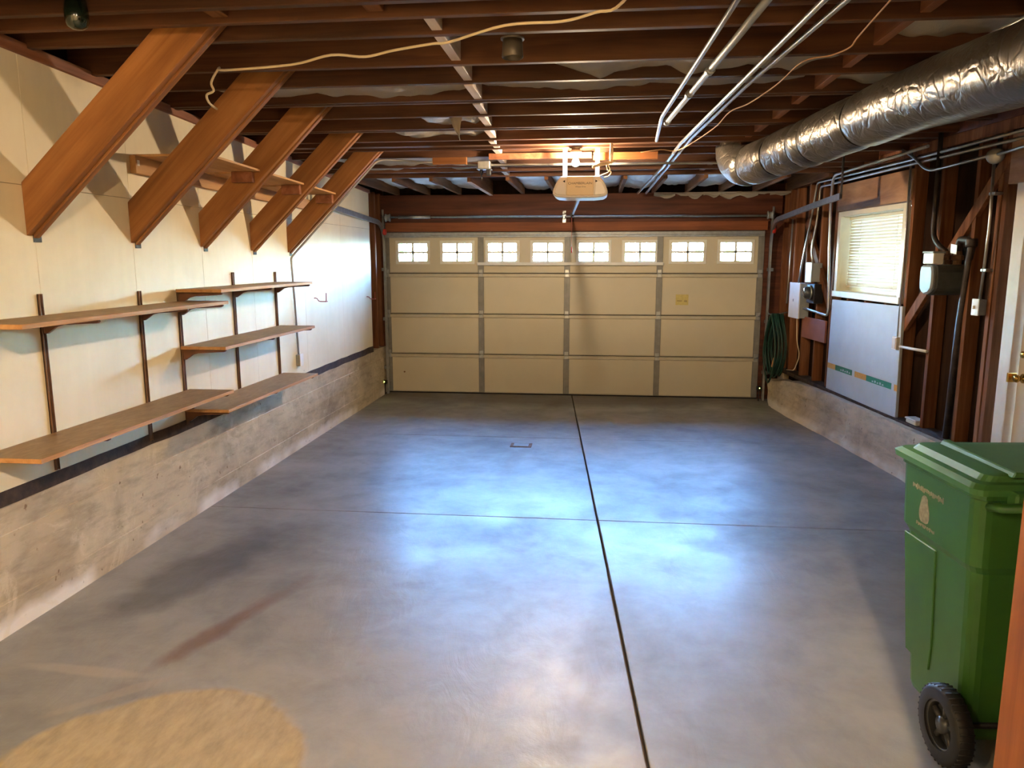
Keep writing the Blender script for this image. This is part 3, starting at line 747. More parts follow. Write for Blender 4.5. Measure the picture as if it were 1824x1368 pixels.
part('trolley', MB().box(.033, .072, -.56, -.44, 2.288, 2.335, .005), 'black_metal', op)
part('release_cord', MB().tube(cat_rom([(.045, -.5, 2.29), (.05, -.5, 2.15), (.046, -.5, 2.0), (.05, -.5, 1.93)], 4), .003, 6), 'hook_red', op)
part('release_handle', MB().tube([(.05, -.5, 1.93), (.05, -.5, 1.86)], [.006, .009], 8), 'red', op)
# ceiling bulb
bl = thing('ceiling_bulb', 'lit bare bulb in white porcelain socket over the opener', 'light bulb', (.170, -3.38, 2.69))
part('mounting_plate', MB().lathe([(.055, 0), (.055, -.006), (.035, -.012), (.035, -.035), (.03, -.04)], (.170, -3.42, zc(-3.42)-.001), n=18), 'grey_cup', bl)
part('socket', MB().lathe([(.02, .012), (.045, .008), (.05, -.004), (.045, -.014), (.022, -.022), (.018, -.032)], (.170, -3.42, 2.662), n=18), 'porcelain', bl)
part('bulb', MB().lathe([(.013, .054), (.015, .04), (.024, .02), (.03, .0), (.026, -.018), (.014, -.028), (0, -.031)], (.170, -3.42, 2.572), n=18), 'bulb', bl)
# cord bundle
def bundle(c, ax, l, w, seed, n=9):
    m = MB(); ax = Vector(ax).normalized(); a = ax.orthogonal().normalized(); b = ax.cross(a); rr = random.Random(seed)
    for k in range(n):
        ph = rr.uniform(0, 2*PI); q = a*math.cos(ph)*w*rr.uniform(.2, 1)+b*math.sin(ph)*w*rr.uniform(.2, 1)
        pts = [Vector(c)+ax*(t-.5)*l*rr.uniform(.85, 1.05)+q*(math.sin(PI*t)*.8+.35)+Vector((rr.uniform(-1, 1), rr.uniform(-1, 1), rr.uniform(-1, 1)))*.004 for t in (0, .25, .5, .75, 1)]
        m.tube(cat_rom(pts, 3), .0042, 6)
    return m
cb = thing('cord_bundle', 'tied bundle of cream power cord hanging beside the lit bulb', 'cord', (.45, -3.55, 2.6))
part('cord', bundle((.458, -3.56, 2.64), (.02, 0, 1), .19, .016, 3), 'cream_cord', cb)
part('cord', bundle((.40, -3.56, 2.545), (1, 0, .25), .19, .014, 5), 'cream_cord', cb)
part('cord', MB().tube(cat_rom([(.455, -3.56, 2.73), (.457, -3.56, 2.76), (.462, -3.56, 2.80)], 4), .004, 6), 'cream_cord', cb)
part('cord', MB().tube(cat_rom([(.43, -3.56, 2.54), (.45, -3.55, 2.50), (.43, -3.55, 2.475), (.395, -3.54, 2.462), (.37, -3.52, 2.455)], 5), .004, 6), 'cream_cord', cb)
part('cord', MB().tube(cat_rom([(.42, -3.56, 2.55), (.43, -3.55, 2.5), (.46, -3.55, 2.48), (.44, -3.54, 2.45), (.40, -3.53, 2.44)], 5), .004, 6), 'cream_cord', cb)
# ================================================================== BRACES
BR = [(-6.40, 1.906, .255, .9185), (-5.555, 1.887, .24, .944), (-4.742, 1.875, .234, .976), (-3.95, 1.855, .222, .979), (-3.207, 1.847, .224, .996)]
bl_lab = ['wide reddish wooden brace, closest of five to the camera, reaching the ceiling', 'second wooden ceiling brace, crossing the start of the plywood shelf', 'third of five wooden ceiling braces, passing mid plywood shelf',
          'fourth of five wooden ceiling braces, above the short wall shelves', 'fifth wooden ceiling brace with a steel conduit under it']
for (y, zb_, h, sl), lab in zip(BR, bl_lab):
    t = thing('ceiling_brace', lab, 'brace', (XL, y, zb_), 'diagonal wooden braces on the cream wall')
    ztop = zc(y)+.17
    def poly(dz, x0, top):
        z0 = zb_+dz
        xa = XL+(top-z0)/sl; xb = XL+(top-(zb_+h))/sl
        return [(x0, z0), (xa, top), (xb, top), (x0, zb_+h)]
    ang = math.atan(sl)
    rot = Matrix.Rotation(-ang, 4, 'Y')
    for k, (a, b, dz, tp) in enumerate(((0, .042, 0, ztop), (.046, .088, -.012, ztop))):
        me = MB().prism(poly(dz, XL+.002, tp), lambda p, q: Vector((p, y+a, q)), lambda p, q: Vector((p, y+b, q)), .003).mesh('board', 'brace', None)
        m4 = Matrix.Translation((XL, y, zb_)) @ rot
        me.transform(m4.inverted())
        o = bpy.data.objects.new('board', me); COL.objects.link(o); o.parent = t; o.matrix_local = Matrix.Rotation(-ang, 4, 'Y'); WM[o] = m4
    part('notch_patch', MB().box(XL+.0005, XL+.004, y+.045, y+.10, zb_-.03, zb_+.01), 'ink_and_hole_black', t)  # black sheet standing in for the dark notch below the brace
# plywood shelf on the braces
ps = thing('plywood_shelf', 'plywood shelf resting on the wooden braces under the ceiling', 'shelf', (XL, -4.4, 2.38))
zp = lambda y: 2.40-.0205*(y+5.465)
for a, b in ((-5.462, -4.748), (-4.648, -3.956), (-3.856, -3.213)):
    part('shelf_board', MB().prism([(a, zp(a)), (b, zp(b)), (b, zp(b)+.014), (a, zp(a)+.014)], lambda p, q: Vector((XL+.002, p, q)), lambda p, q: Vector((-1.955, p, q)), .001), 'ply', ps)
part('ledger', MB().prism([(-5.50, 2.30), (-2.6, 2.25), (-2.6, 2.345), (-5.50, 2.405)], lambda p, q: Vector((XL+.001, p, q)), lambda p, q: Vector((XL+.04, p, q)), .002), 'ply', ps)
for y in (-4.742, -3.95, -3.207):
    x0 = -2.15 if y < -4 else -2.13
    part('support_block', MB().box(x0, x0+.15, y-.042, y-.001, zp(y)-.075, zp(y)-.001, .003), 'ledger', ps)
part('paper_tag', MB().box(XL+.04, XL+.0405, -5.485, -5.46, 2.345, 2.378), 'white_plastic', ps)
# ================================================================== WALL SHELVES
B1, B2, B3, B4, B5 = 1.515, .91, 1.595, 1.213, .787
XF = -2.095
boards = [(B1, -6.90, -5.04, 'upper long brown board shelf on bracket arms at eye height', .33), (B2, -6.87, -5.04, 'long brown board shelf just over the concrete foundation', .33),
          (B3, -5.13, -3.50, 'top board of the three shorter shelves on the cream wall', .33), (B4, -5.12, -3.49, 'middle board of the three shorter shelves on the cream wall', .33), (B5, -5.13, -3.47, 'bottom board of the three shorter shelves, overhanging the foundation', .32)]
for z, a, b, lab, d in boards:
    t = thing('shelf_board', lab, 'shelf', (XL+.17, (a+b)/2, z-.02), 'brown wall shelf boards')
    part('board', MB().box(XL+.018, XF-.004, a+.004, b-.002, z-.02, z, .001), 'board', t)
    part('edge_band', MB().box(XF-.004, XF, a, b, z-.021, z+.0005, .001).box(XL+.018, XF-.004, a, a+.004, z-.021, z+.0005, .001), 'edge', t)
def bracket(y, z, L=.30):
    zt_ = z-.0225; x0 = XL+.014
    P = [(x0, zt_), (x0+L, zt_), (x0+L+.004, zt_-.008), (x0+L-.006, zt_-.016), (x0+.11, zt_-.026), (x0+.07, zt_-.036), (x0+.04, zt_-.058), (x0+.018, zt_-.072), (x0, zt_-.07)]
    return MB().prism(P, lambda p, q: Vector((p, y-.009, q)), lambda p, q: Vector((p, y+.009, q)), .0015)
ups = [(-6.358, .71, 1.62, (B1, B2), 'dark shelf upright near the camera end of the long boards'), (-5.518, .66, 1.60, (B1, B2), 'shelf upright halfway along the two long boards'),
       (-5.08, .67, 1.59, (B1, B2, B3, B4, B5), 'shelf upright shared by the long and short boards'), (-4.295, .68, 1.69, (B3, B4, B5), 'upright in the middle of the three short shelves'), (-3.52, .69, 1.68, (B3, B4, B5), 'upright at the garage door end of the short shelves')]
for y, a, b, zs, lab in ups:
    t = thing('shelf_upright', lab, 'shelf upright', (XL, y, a), 'slotted shelf uprights')
    part('standard', MB().box(XL, XL+.005, y-.0125, y+.0125, a, b).box(XL, XL+.014, y-.0125, y-.009, a, b).box(XL, XL+.014, y+.009, y+.0125, a, b), 'standard', t)
    for z in zs: part('bracket', bracket(y, z), 'bracket', t)
# ------------------------------------------------------------------ hooks, conduit on the left wall
def hook(y, z, s, lab):
    pts = [(XL-.001, y, z+.06*s), (XL+.012, y, z+.062*s), (XL+.03, y, z+.05*s), (XL+.045, y, z+.012*s), (XL+.07, y, z), (XL+.17*s+.02, y, z), (XL+.185*s+.02, y, z+.008), (XL+.19*s+.02, y, z+.085)]
    h = thing('wall_hook', lab, 'hook', (XL, y, z), 'red wall hooks')
    part('rod', MB().tube(cat_rom(pts, 4), .0048, 6), 'hook_red', h)
    part('cross_pin', MB().tube([(XL+.19*s+.02, y-.03, z+.0), (XL+.19*s+.02, y+.03, z+.0)], .0045, 6), 'hook_red', h)
hook(-2.6, 1.372, .55, 'red coated wall hook beside the conduit outlet')
hook(-.86, 1.305, .45, 'red coated wall hook at the end of the cream wall')
cw = thing('conduit_run', 'thin steel conduit from ceiling brace down to wall outlet', 'conduit', (XL, -3.11, .9))
part('pipe', MB().tube(fillet([(XL+.016, -3.10, .90), (XL+.016, -3.17, 1.80), (XL+.045, -3.165, 1.835), (-1.575, -3.165, 2.655), (-1.35, -3.1, 2.648), (-.70, -3.1, 2.60)], .07, 6), .0095, 8), 'conduit', cw)
ob = thing('outlet_box', 'small metal outlet box at the foot of the wall conduit', 'outlet', (XL, -3.10, .8))
part('box', MB().box(XL, XL+.04, -3.135, -3.065, .80, .905, .003), 'galv_dull', ob)
part('cover_plate', MB().box(XL+.04, XL+.046, -3.14, -3.06, .795, .91, .002), 'white_plastic', ob)
# ceiling junction box and the conduit across
jb = thing('junction_box', 'square metal junction box with socket on the ceiling conduit', 'junction box', (-.62, -3.1, 2.58))
part('box', MB().box(-.69, -.585, -3.15, -3.05, 2.568, 2.632, .004), 'galv', jb)
part('cover', MB().box(-.70, -.575, -3.155, -3.045, 2.562, 2.568, .001), 'galv', jb)
part('socket', MB().box(-.62, -.58, -3.13, -3.09, 2.51, 2.562, .004), 'black_metal', jb)
part('plug', MB().lathe([(.012, 0), (.016, -.02), (.006, -.045), (.004, -.06), (.009, -.066), (.009, -.074), (0, -.078)], (-.665, -3.1, 2.562), n=10), 'black_metal', jb)
part('pull_chain', MB().lathe([(0, .006), (.007, 0), (0, -.006)], (-.662, -3.1, 2.478), n=8), 'brass', jb)
cr = thing('conduit_run', 'straight steel conduit crossing the ceiling behind the bulb', 'conduit', (.4, -3.1, 2.6))
part('pipe', MB().tube([(-.585, -3.1, 2.602), (1.56, -3.1, 2.592)], .0115, 8), 'conduit', cr)
# ================================================================== OVERHEAD PIPES
def ztp(p, dz=-.012): return (p[0], p[1], zc(p[1])+dz)
def pipe_thing(name, lab, cat, pts, r, mat, coup=(), n=10, group='steel pipes along the ceiling'):
    mid = pts[len(pts)//2]
    t = thing(name, lab, cat, tuple(mid), group); part('pipe', MB().tube(pts, r, n), mat, t)
    for p, q in coup:
        d = (Vector(q)-Vector(p)).normalized(); part('coupling', MB().tube([Vector(p)-d*.025, Vector(p)+d*.025], r*1.35, n), 'galv_dull', t)
    return t
pipe_thing('conduit_run', 'slim ceiling conduit with a bent down end above the floor middle', 'conduit', fillet([(.98, -8.2, zc(-8.2)-.015), (.865, -6.22, zc(-6.22)-.022), (.768, -4.6, zc(-4.6)-.028), (.795, -3.80, zc(-3.8)-.03)], .08), .0125, 'conduit')
pipe_thing('iron_pipe', 'thicker capped pipe with couplings beside the bent conduit', 'pipe', [(1.13, -8.2, zc(-8.2)-.02), (.965, -6.17, zc(-6.17)-.028), (.812, -4.44, zc(-4.44)-.03)], .018, 'grey_paint',
           [((.922, -5.68, zc(-5.68)-.03), (.965, -6.17, zc(-6.17)-.028)), ((.875, -5.2, zc(-5.2)-.03), (.922, -5.68, zc(-5.68)-.03)), ((.815, -4.47, zc(-4.47)-.03), (.875, -5.2, zc(-5.2)-.03))])
pipe_thing('conduit_run', 'long ceiling conduit, inner of the parallel pair', 'conduit', [(1.35, -8.3, zc(-8.3)-.02), (1.222, -6.617, zc(-6.617)-.03), (.992, -3.678, zc(-3.678)-.03), (.955, -2.49, zc(-2.49)-.03), (.83, -.5, 2.56)], .0135, 'conduit')
pipe_thing('conduit_run', 'long ceiling conduit, outer of the parallel pair toward the duct', 'conduit', [(1.45, -8.3, zc(-8.3)-.02), (1.309, -6.608, zc(-6.6)-.03), (1.167, -5.361, zc(-5.36)-.03), (1.047, -3.895, zc(-3.895)-.03), (.93, -.49, 2.56)], .0125, 'conduit')
pipe_thing('conduit_run', 'ceiling conduit running just above the silver duct', 'conduit', [(2.45, -8.0, zc(-8)-.018), (2.13, -6.29, zc(-6.29)-.018), (1.98, -5.2, zc(-5.2)-.018)], .0125, 'conduit')
# cream cable
ca = [(.62, -7.4, -.01), (.442, -6.68, -.03), (.332, -6.573, -.03), (.19, -6.481, -.03), (-.053, -6.457, -.03), (-.336, -6.26, -.03), (-.419, -6.244, -.03), (-.627, -6.164, -.03), (-.789, -6.082, -.03), (-.945, -6.125, -.03), (-1.199, -5.991, -.03), (-1.589, -5.929, -.03), (-1.652, -5.86, .0), (-1.711, -5.84, -.064), (-1.701, -5.84, -.108), (-1.741, -5.84, -.128), (-1.75, -5.80, -.16), (-1.80, -5.62, -.15)]
t = thing('power_cable', 'cream cable drooping across the ceiling joists to the second brace', 'cable', (-.4, -6.25, 2.77))
part('cable', MB().tube(cat_rom([(a, b, zc(b)+c) for a, b, c in ca], 5), .0062, 8), 'cream_cord', t)
st = [(1.455, -6.7), (1.486, -6.209), (1.485, -6.102), (1.442, -5.958), (1.343, -5.844), (1.305, -5.485), (1.246, -5.037), (1.174, -4.785), (1.137, -4.34), (.997, -3.511), (.85, -3.50), (.694, -3.47)]
t = thing('loose_wire', 'thin tan wire straggling along the ceiling beside the conduits', 'wire', (1.2, -5, 2.72))
part('wire', MB().tube(cat_rom([(a, b, zc(b)-.052+.008*math.sin(i*2.1)) for i, (a, b) in enumerate(st)], 5), .0038, 6), 'string', t)
# sockets on the joists
t = thing('ceiling_socket', 'empty grey metal lamp cup on a ceiling joist', 'lamp socket', (-.046, -6.25, 2.80))
part('cup', MB().lathe([(.03, .03), (.045, .03), (.05, -.045), (.047, -.05), (.043, -.045), (.04, .0), (0, .0)], (-.046, -6.23, 2.755), n=20), 'grey_cup', t)
part('flange', MB().lathe([(.055, 0), (.055, .008), (.03, .012)], (-.046, -6.23, 2.785), n=20), 'grey_cup', t)
t = thing('ceiling_lamp', 'dark green glass lamp globe at the ceiling above the braces', 'lamp', (-1.87, -6.84, 2.86))
part('globe', MB().lathe([(.035, .09), (.042, .06), (.048, .02), (.047, -.02), (.038, -.04), (.02, -.05), (0, -.053)], (-1.84, -6.72, 2.80), n=18), 'green_glass', t)
part('holder', MB().lathe([(.04, 0), (.045, .03), (.045, .06)], (-1.84, -6.72, 2.885), n=18), 'black_metal', t)
# ================================================================== DUCT
du = thing('air_duct', 'large silver foil wrapped air duct along the ceiling', 'duct', (1.9, -5.4, 2.56))
dp = [(1.47, -3.30, 2.70), (1.475, -3.36, 2.60), (1.52, -3.52, 2.52), (1.59, -3.8, 2.52), (1.68, -4.15, 2.54), (1.765, -4.6, 2.555), (1.85, -5.1, 2.572), (1.93, -5.85, 2.572), (1.985, -6.65, 2.53), (2.06, -7.7, 2.50), (2.15, -9.2, 2.48), (2.2, -11.8, 2.48)]
bands = [.17, .36, .50, .585, .80]
pp = cat_rom(dp, 14); N = len(pp)
bandy = [-3.62, -4.02, -4.42, -4.60, -5.18, -7.2, -8.6]
rad = []
for p in pp:
    r = .158
    for b in bandy: r -= .022*math.exp(-((p.y-b)/.03)**2)
    for a, b in zip(bandy, bandy[1:]): pass
    rad.append(r)
m = MB(); n = 48; rings = []; prev = None
for i, p in enumerate(pp):
    d = (pp[min(i+1, N-1)]-pp[max(i-1, 0)]).normalized()
    a = Vector((0, 0, 1))-d*d.z if prev is None else prev-d*prev.dot(d)
    if a.length < .05: a = Vector((0, -1, 0))-d*Vector((0, -1, 0)).dot(d)
    a.normalize(); prev = a; b = d.cross(a)
    ring = []
    for k in range(n):
        q = a*math.cos(2*PI*k/n)+b*math.sin(2*PI*k/n)
        w = .004*noise.noise(p*3+q*2)+.003*noise.noise(Vector((p.y*14, k*.5, 3)))
        ring.append(m.b.verts.new(p+q*(rad[i]+w)))
    rings.append(ring)
for A, B in zip(rings, rings[1:]):
    for k in range(n):
        f = m.b.faces.new((A[k], A[(k+1) % n], B[(k+1) % n], B[k])); f.smooth = True
m.b.faces.new(rings[0][::-1]); m.b.faces.new(rings[-1])
part('jacket', m, 'duct', du)
for b in bandy[:5]:
    i = min(range(N), key=lambda j: abs(pp[j].y-b)); p = pp[i]; d = (pp[i+1]-pp[i-1]).normalized()
    a = (Vector((0, 0, 1))-d*d.z).normalized(); c = d.cross(a)
    part('band', MB().tube([p+(a*math.cos(2*PI*k/32)+c*math.sin(2*PI*k/32))*(rad[i]+.002) for k in range(32)], .0065, 6, closed=True), 'black_metal', du)
part('collar', MB().box(1.38, 1.56, -3.40, -3.20, 2.68, 2.76, .004), 'galv', du)
# ================================================================== RIGHT WALL FITTINGS
fo = thing('foam_board', 'pale foam insulation board leaning under the garage window', 'foam board', WP((2.5, .015, .43)))
part('board', MB(WP).prism([(1.74, .432), (3.26, .447), (3.23, 1.392), (1.75, 1.372)], lambda a, b: Vector((a, .004, b)), lambda a, b: Vector((a, .03, b)), .003), 'foam', fo)
for a, b, c in ((1.745, 1.95, 'orange'), (1.95, 2.35, 'green'), (2.41, 2.66, 'orange'), (2.66, 3.15, 'green'), (3.20, 3.255, 'orange')):
    zz = lambda u: .692+.008*(u-1.7)/1.5
    part('tape', MB(WP).prism([(a, zz(a)-.027), (b, zz(b)-.027), (b, zz(b)+.027), (a, zz(a)+.027)], lambda p, q: Vector((p, .0298, q)), lambda p, q: Vector((p, .0312, q))), 'tape_'+c, fo, c+' printed tape')
for a in (2.08, 2.78):
    m = MB(WP)
    for k in range(5): m.box(a+.05*k, a+.05*k+.028, .031, .0317, .68, .68+.012+.008*(k % 2))
    part('tape_mark', m, 'foam', fo, kind='stuff')
t = thing('breaker_box', 'white electrical box with flat cover on the stud wall', 'electrical box', WP((.82, .05, 1.1)))
part('body', wbx(.665, .985, -.02, .085, 1.115, 1.51, .004), 'grey_paint', t); part('cover', wbx(.66, .99, .085, .1, 1.11, 1.515, .004), 'white_metal', t)
part('latch', wbx(.80, .82, .1, .106, 1.30, 1.33, .002), 'galv', t)
t = thing('meter_box', 'narrow grey upright box above the black meter base', 'electrical box', WP((1.22, .05, 1.53)))
part('body', wbx(1.145, 1.305, -.02, .09, 1.535, 1.74, .004), 'grey_paint', t); part('cover', wbx(1.14, 1.31, .09, .1, 1.53, 1.745, .003), 'white_metal', t)
t = thing('electric_meter', 'black box with a round glass meter on the stud wall', 'meter', WP((1.27, .05, 1.31)))
part('body', wbx(1.16, 1.38, -.02, .08, 1.305, 1.515, .006), 'black_metal', t)
ax = WP((0, 1, 0))-WP((0, 0, 0))
part('glass', MB().lathe([(.07, 0), (.07, .03), (.062, .06), (.04, .075), (0, .08)], WP((1.27, .08, 1.42)), ax, 18), 'smoke_glass', t)
part('ring', MB().lathe([(.062, 0), (.078, 0), (.078, .018), (.062, .02)], WP((1.27, .08, 1.42)), ax, 18), 'galv', t)
pl = solo('wall_plaque', wbx(.92, 1.60, .0, .022, .90, 1.135, .004), 'plaque', 'small brown wood panel nailed below the electrical boxes', 'panel', WP((1.25, .01, .9)))
# gas meter
t = thing('gas_meter', 'old grey gas meter with white index box between studs', 'gas meter', WP((3.9, .08, 1.52)))
P = [(3.79, 1.60), (3.80, 1.56), (3.83, 1.53), (3.87, 1.515), (3.93, 1.53), (3.975, 1.56), (3.985, 1.62), (3.98, 1.70), (3.96, 1.745), (3.80, 1.745), (3.785, 1.70)]
part('body', MB(WP).prism(P, lambda a, b: Vector((a, -.06, b)), lambda a, b: Vector((a, .17, b)), .012), 'meter_grey', t)
part('front_cover', MB(WP).prism([((a-3.885)*.93+3.885, (b-1.63)*.95+1.63) for a, b in P], lambda a, b: Vector((a, .165, b)), lambda a, b: Vector((a, .20, b)), .012), 'grey_paint', t)
part('index_box', wbx(3.84, 3.985, .13, .205, 1.75, 1.83, .005), 'white_plastic', t)
part('index_lid', wbx(3.835, 3.99, .12, .212, 1.828, 1.842, .003), 'grey_paint', t)
for u, o in ((3.86, .05), (3.93, .0)):
    part('union', MB(WP).lathe([(.03, 0), (.03, .03), (.042, .035), (.042, .065), (.03, .07), (.026, .10)], (u, o, 1.745), n=8, smooth=False), 'rust', t)
part('paper_tag', MB(WP).prism([(3.92, 1.83), (4.0, 1.82), (4.0, 1.885), (3.92, 1.895)], lambda a, b: Vector((a, .05, b)), lambda a, b: Vector((a, .052, b))), 'white_plastic', t)
def wpipe(name, lab, cat, pts, r, mat, fil=.06, n=8, group='pipes and conduits on the stud wall'):
    P = [WP(p) for p in pts]; t = thing(name, lab, cat, tuple(P[0]), group)
    part('pipe', MB().tube(fillet(P, fil, 6), r, n), mat, t); return t
gp = wpipe('gas_pipe', 'dark vertical pipe from the ceiling into the gas meter', 'pipe', [(3.60, .03, 2.95), (3.63, .04, 1.98), (3.72, .05, 1.90), (3.86, .05, 1.84)], .019, 'dark_pipe')
t = wpipe('gas_pipe', 'black rusty pipe from gas meter down into the sill', 'pipe', [(3.93, .0, 1.845), (3.94, .0, 1.93), (4.10, -.0, 1.91), (4.035, .0, 1.30), (4.0, .0, .44)], .027, 'dark_pipe', .05)
part('elbow', MB().lathe([(.036, -.03), (.04, -.02), (.04, .02), (.036, .03)], WP((4.09, 0, 1.90)), (0, 0, 1), 10), 'dark_pipe', t)
wpipe('conduit_run', 'wall conduit under the ceiling that drops to the white electrical box', 'conduit', [(5.5, .03, 2.60), (3.2, .03, 2.585), (1.14, .03, 2.60), (1.05, .03, 2.30), (.86, .04, 1.75), (.80, .05, 1.50)], .0125, 'conduit')
wpipe('conduit_run', 'wall conduit under the ceiling that drops to the narrow grey box', 'conduit', [(5.5, .03, 2.545), (3.0, .03, 2.55), (1.24, .03, 2.548), (1.20, .03, 2.2), (1.12, .04, 1.9), (1.20, .05, 1.73)], .0125, 'conduit')
wpipe('conduit_run', 'bent conduit looping from the ceiling into the electrical box side', 'conduit', [(3.6, .12, 2.635), (1.74, .10, 2.612), (1.63, .065, 2.3), (1.70, .04, 1.25), (1.66, .04, 1.20), (1.0, .045, 1.235)], .0135, 'conduit', .1)
wpipe('conduit_run', 'thin conduit hugging the stud by the foam board', 'conduit', [(3.15, .02, 2.66), (3.165, .02, 1.8), (3.19, .03, 1.13)], .009, 'conduit', group=None)
wpipe('conduit_run', 'curved conduit from joists to the round junction box', 'conduit', [(2.95, .05, 2.72), (3.25, .05, 2.60), (3.50, .06, 2.46), (3.75, .06, 2.46), (4.32, .06, 2.475)], .0115, 'conduit', .12)
wpipe('conduit_run', 'short conduit from round junction box above the side door', 'conduit', [(4.40, .06, 2.47), (4.70, .06, 2.485), (5.6, .06, 2.50)], .0115, 'conduit')
t = wpipe('conduit_run', 'vertical conduit dropping from round junction box to switch box', 'conduit', [(4.355, .055, 2.44), (4.36, .045, 2.0), (4.325, .04, 1.51)], .0105, 'conduit')
part('strap', wbx(4.33, 4.40, .0, .056, 2.21, 2.23, .003), 'galv', t)
part('strap', wbx(4.31, 4.375, .0, .05, 1.70, 1.72, .003), 'galv', t)
ax2 = WP((.75, .66, -.1))-WP((0, 0, 0))
t = thing('round_junction_box', 'round metal junction box where three conduits meet', 'junction box', WP((4.36, .04, 2.47)))
part('box', MB().lathe([(.05, -.04), (.052, .01), (.05, .02)], WP((4.36, .05, 2.465)), ax2, 16), 'galv_dull', t)
part('cover', MB().lathe([(.054, .02), (.054, .026), (.045, .032), (0, .034)], WP((4.36, .05, 2.465)), ax2, 16), 'galv', t)
t = thing('switch_box', 'small grey metal switch box on the post by the side door', 'switch', WP((4.31, .03, 1.4)))
part('box', wbx(4.27, 4.345, .0, .052, 1.40, 1.51, .004), 'galv_dull', t); part('cover', wbx(4.266, 4.349, .052, .06, 1.397, 1.513, .003), 'white_metal', t)
part('toggle', wbx(4.30, 4.312, .06, .075, 1.445, 1.468, .002), 'white_plastic', t)
t = thing('wall_outlet', 'white plastic outlet box on the edge of the foam board', 'outlet', WP((3.2, .04, 1.02)))
part('box', wbx(3.155, 3.235, .03, .06, 1.025, 1.135, .004), 'white_plastic', t); part('face', wbx(3.165, 3.225, .06, .064, 1.035, 1.125, .002), 'casing', t)
wpipe('conduit_run', 'short level conduit between two studs beside the foam board', 'conduit', [(3.235, .025, 1.055), (3.66, .02, 1.065)], .012, 'white_metal', group=None)
t = thing('white_block', 'small white plastic box lying on the sill below the gas meter', 'box', WP((3.5, -.03, .445)))
part('base', wbx(3.42, 3.58, -.06, .02, .446, .478, .006), 'white_plastic', t); part('lid', wbx(3.41, 3.59, -.066, .026, .478, .492, .004), 'white_metal', t)
wpipe('loose_cable', 'thin pale cable looping below the white electrical box', 'cable', [(.85, .06, 1.112), (.86, .05, .85), (.93, .04, .72), (.96, .05, .66), (.86, .06, .50), (.6, .06, .47)], .006, 'cream_cord', .06, group=None)
wpipe('conduit_run', 'thin shiny pipe standing in the bay above the garden hose', 'pipe', [(.40, .02, 2.25), (.38, .02, 1.6), (.36, .02, 1.25)], .010, 'conduit', group=None)
# hose
t = thing('garden_hose', 'coiled dark green garden hose hanging beside the garage door', 'hose', WP((.35, .1, .25)))
m = MB(); pts = []
rr = random.Random(3)
for k in range(9):
    w = rr.uniform(.19, .31); bot = rr.uniform(.27, .42); o = .05+.018*k; sh = rr.uniform(-.04, .04)
    for j in range(20):
        a = 2*PI*j/20
        x = math.sin(a); zc_ = (1.12+bot)/2; hh = (1.12-bot)/2
        wid = w*(.55+.45*(1-math.cos(a))/2)
        pts.append(WP((.34+sh+wid*x, o+.018*j/20+.012*math.sin(3*a), zc_+hh*math.cos(a))))
part('tube', MB().tube(pts, .011, 6), 'hose', t)
part('hook', MB().tube(cat_rom([WP((.34, .0, 1.14)), WP((.34, .12, 1.12)), WP((.34, .22, 1.12)), WP((.34, .24, 1.17))], 4), .008, 6), 'galv', t)
part('nozzle', MB().tube([WP((.52, .19, .60)), WP((.48, .19, .49))], [.012, .018], 8), 'nozzle', t)
# ================================================================== BIN
bo = Vector((1.925, -7.0, 0)); brz = .09
bn = thing('wheeled_bin', 'green wheeled refuse bin with a lid beside the curb', 'refuse bin', tuple(bo), rz=brz)
BM = Matrix.Translation(bo) @ Matrix.Rotation(brz, 4, 'Z')
T = lambda v: BM @ v
def rrect(hx, y0, y1, r, n=4):
    out = []
    for cx, cy, a0 in ((hx-r, y1-r, 0), (-hx+r, y1-r, PI/2), (-hx+r, y0+r, PI), (hx-r, y0+r, 1.5*PI)):
        for k in range(n+1): a = a0+PI/2*k/n; out.append((cx+r*math.cos(a), cy+r*math.sin(a)))
    return out
def loft(levels, cap=True):
    m = MB(T); rings = [[m.b.verts.new((x, y, z)) for x, y in P] for P, z in levels]; n = len(rings[0])
    for A, B in zip(rings, rings[1:]):
        for k in range(n): m.b.faces.new((A[k], A[(k+1) % n], B[(k+1) % n], B[k]))
    m.b.faces.new(rings[0][::-1]); m.b.faces.new(rings[-1]); return m
body = loft([(rrect(.235, -.20, .20, .05), .06), (rrect(.24, -.21, .205, .05), .08), (rrect(.278, -.245, .245, .05), .715), (rrect(.296, -.262, .258, .05), .745), (rrect(.304, -.268, .266, .05), .985), (rrect(.312, -.275, .272, .05), .99), (rrect(.312, -.275, .272, .05), 1.005)])
part('body', body, 'bin', bn)
for sx in (-1, 1):
    m = MB(T)
    def fr(z, d): return sx*(.2395+(.278-.24)*(z-.08)/.635+d)
    m.prism([(.0, .705), (.236, .70), (.205, .20), (.03, .20), (.012, .3)], lambda a, b: Vector((fr(b, -.01), a, b)), lambda a, b: Vector((fr(b, .006), a, b)), .003)
    part('side_rib', m, 'bin', bn)
lid = loft([(rrect(.325, -.285, .305, .04), 1.008), (rrect(.328, -.288, .31, .04), 1.03), (rrect(.31, -.27, .285, .04), 1.045), (rrect(.285, -.25, .25, .04), 1.048), (rrect(.27, -.245, .235, .04), 1.068), (rrect(.22, -.235, .18, .03), 1.074)])
part('lid', lid, 'bin_lid', bn)
for sx in (-1, 1):
    part('lid_ridge', MB(T).prism([(sx*.15, 0), (sx*.15+sx*.05, 0), (sx*.15+sx*.04, .02), (sx*.15+sx*.01, .02)], lambda a, b: Vector((a, -.265, 1.066+b)), lambda a, b: Vector((a, .19, 1.07+b)), .004), 'bin_lid', bn)
part('handle', MB(T).tube([(-.27, -.275, .97), (-.27, -.335, .985), (.27, -.335, .985), (.27, -.275, .97)], .016, 8), 'bin', bn)
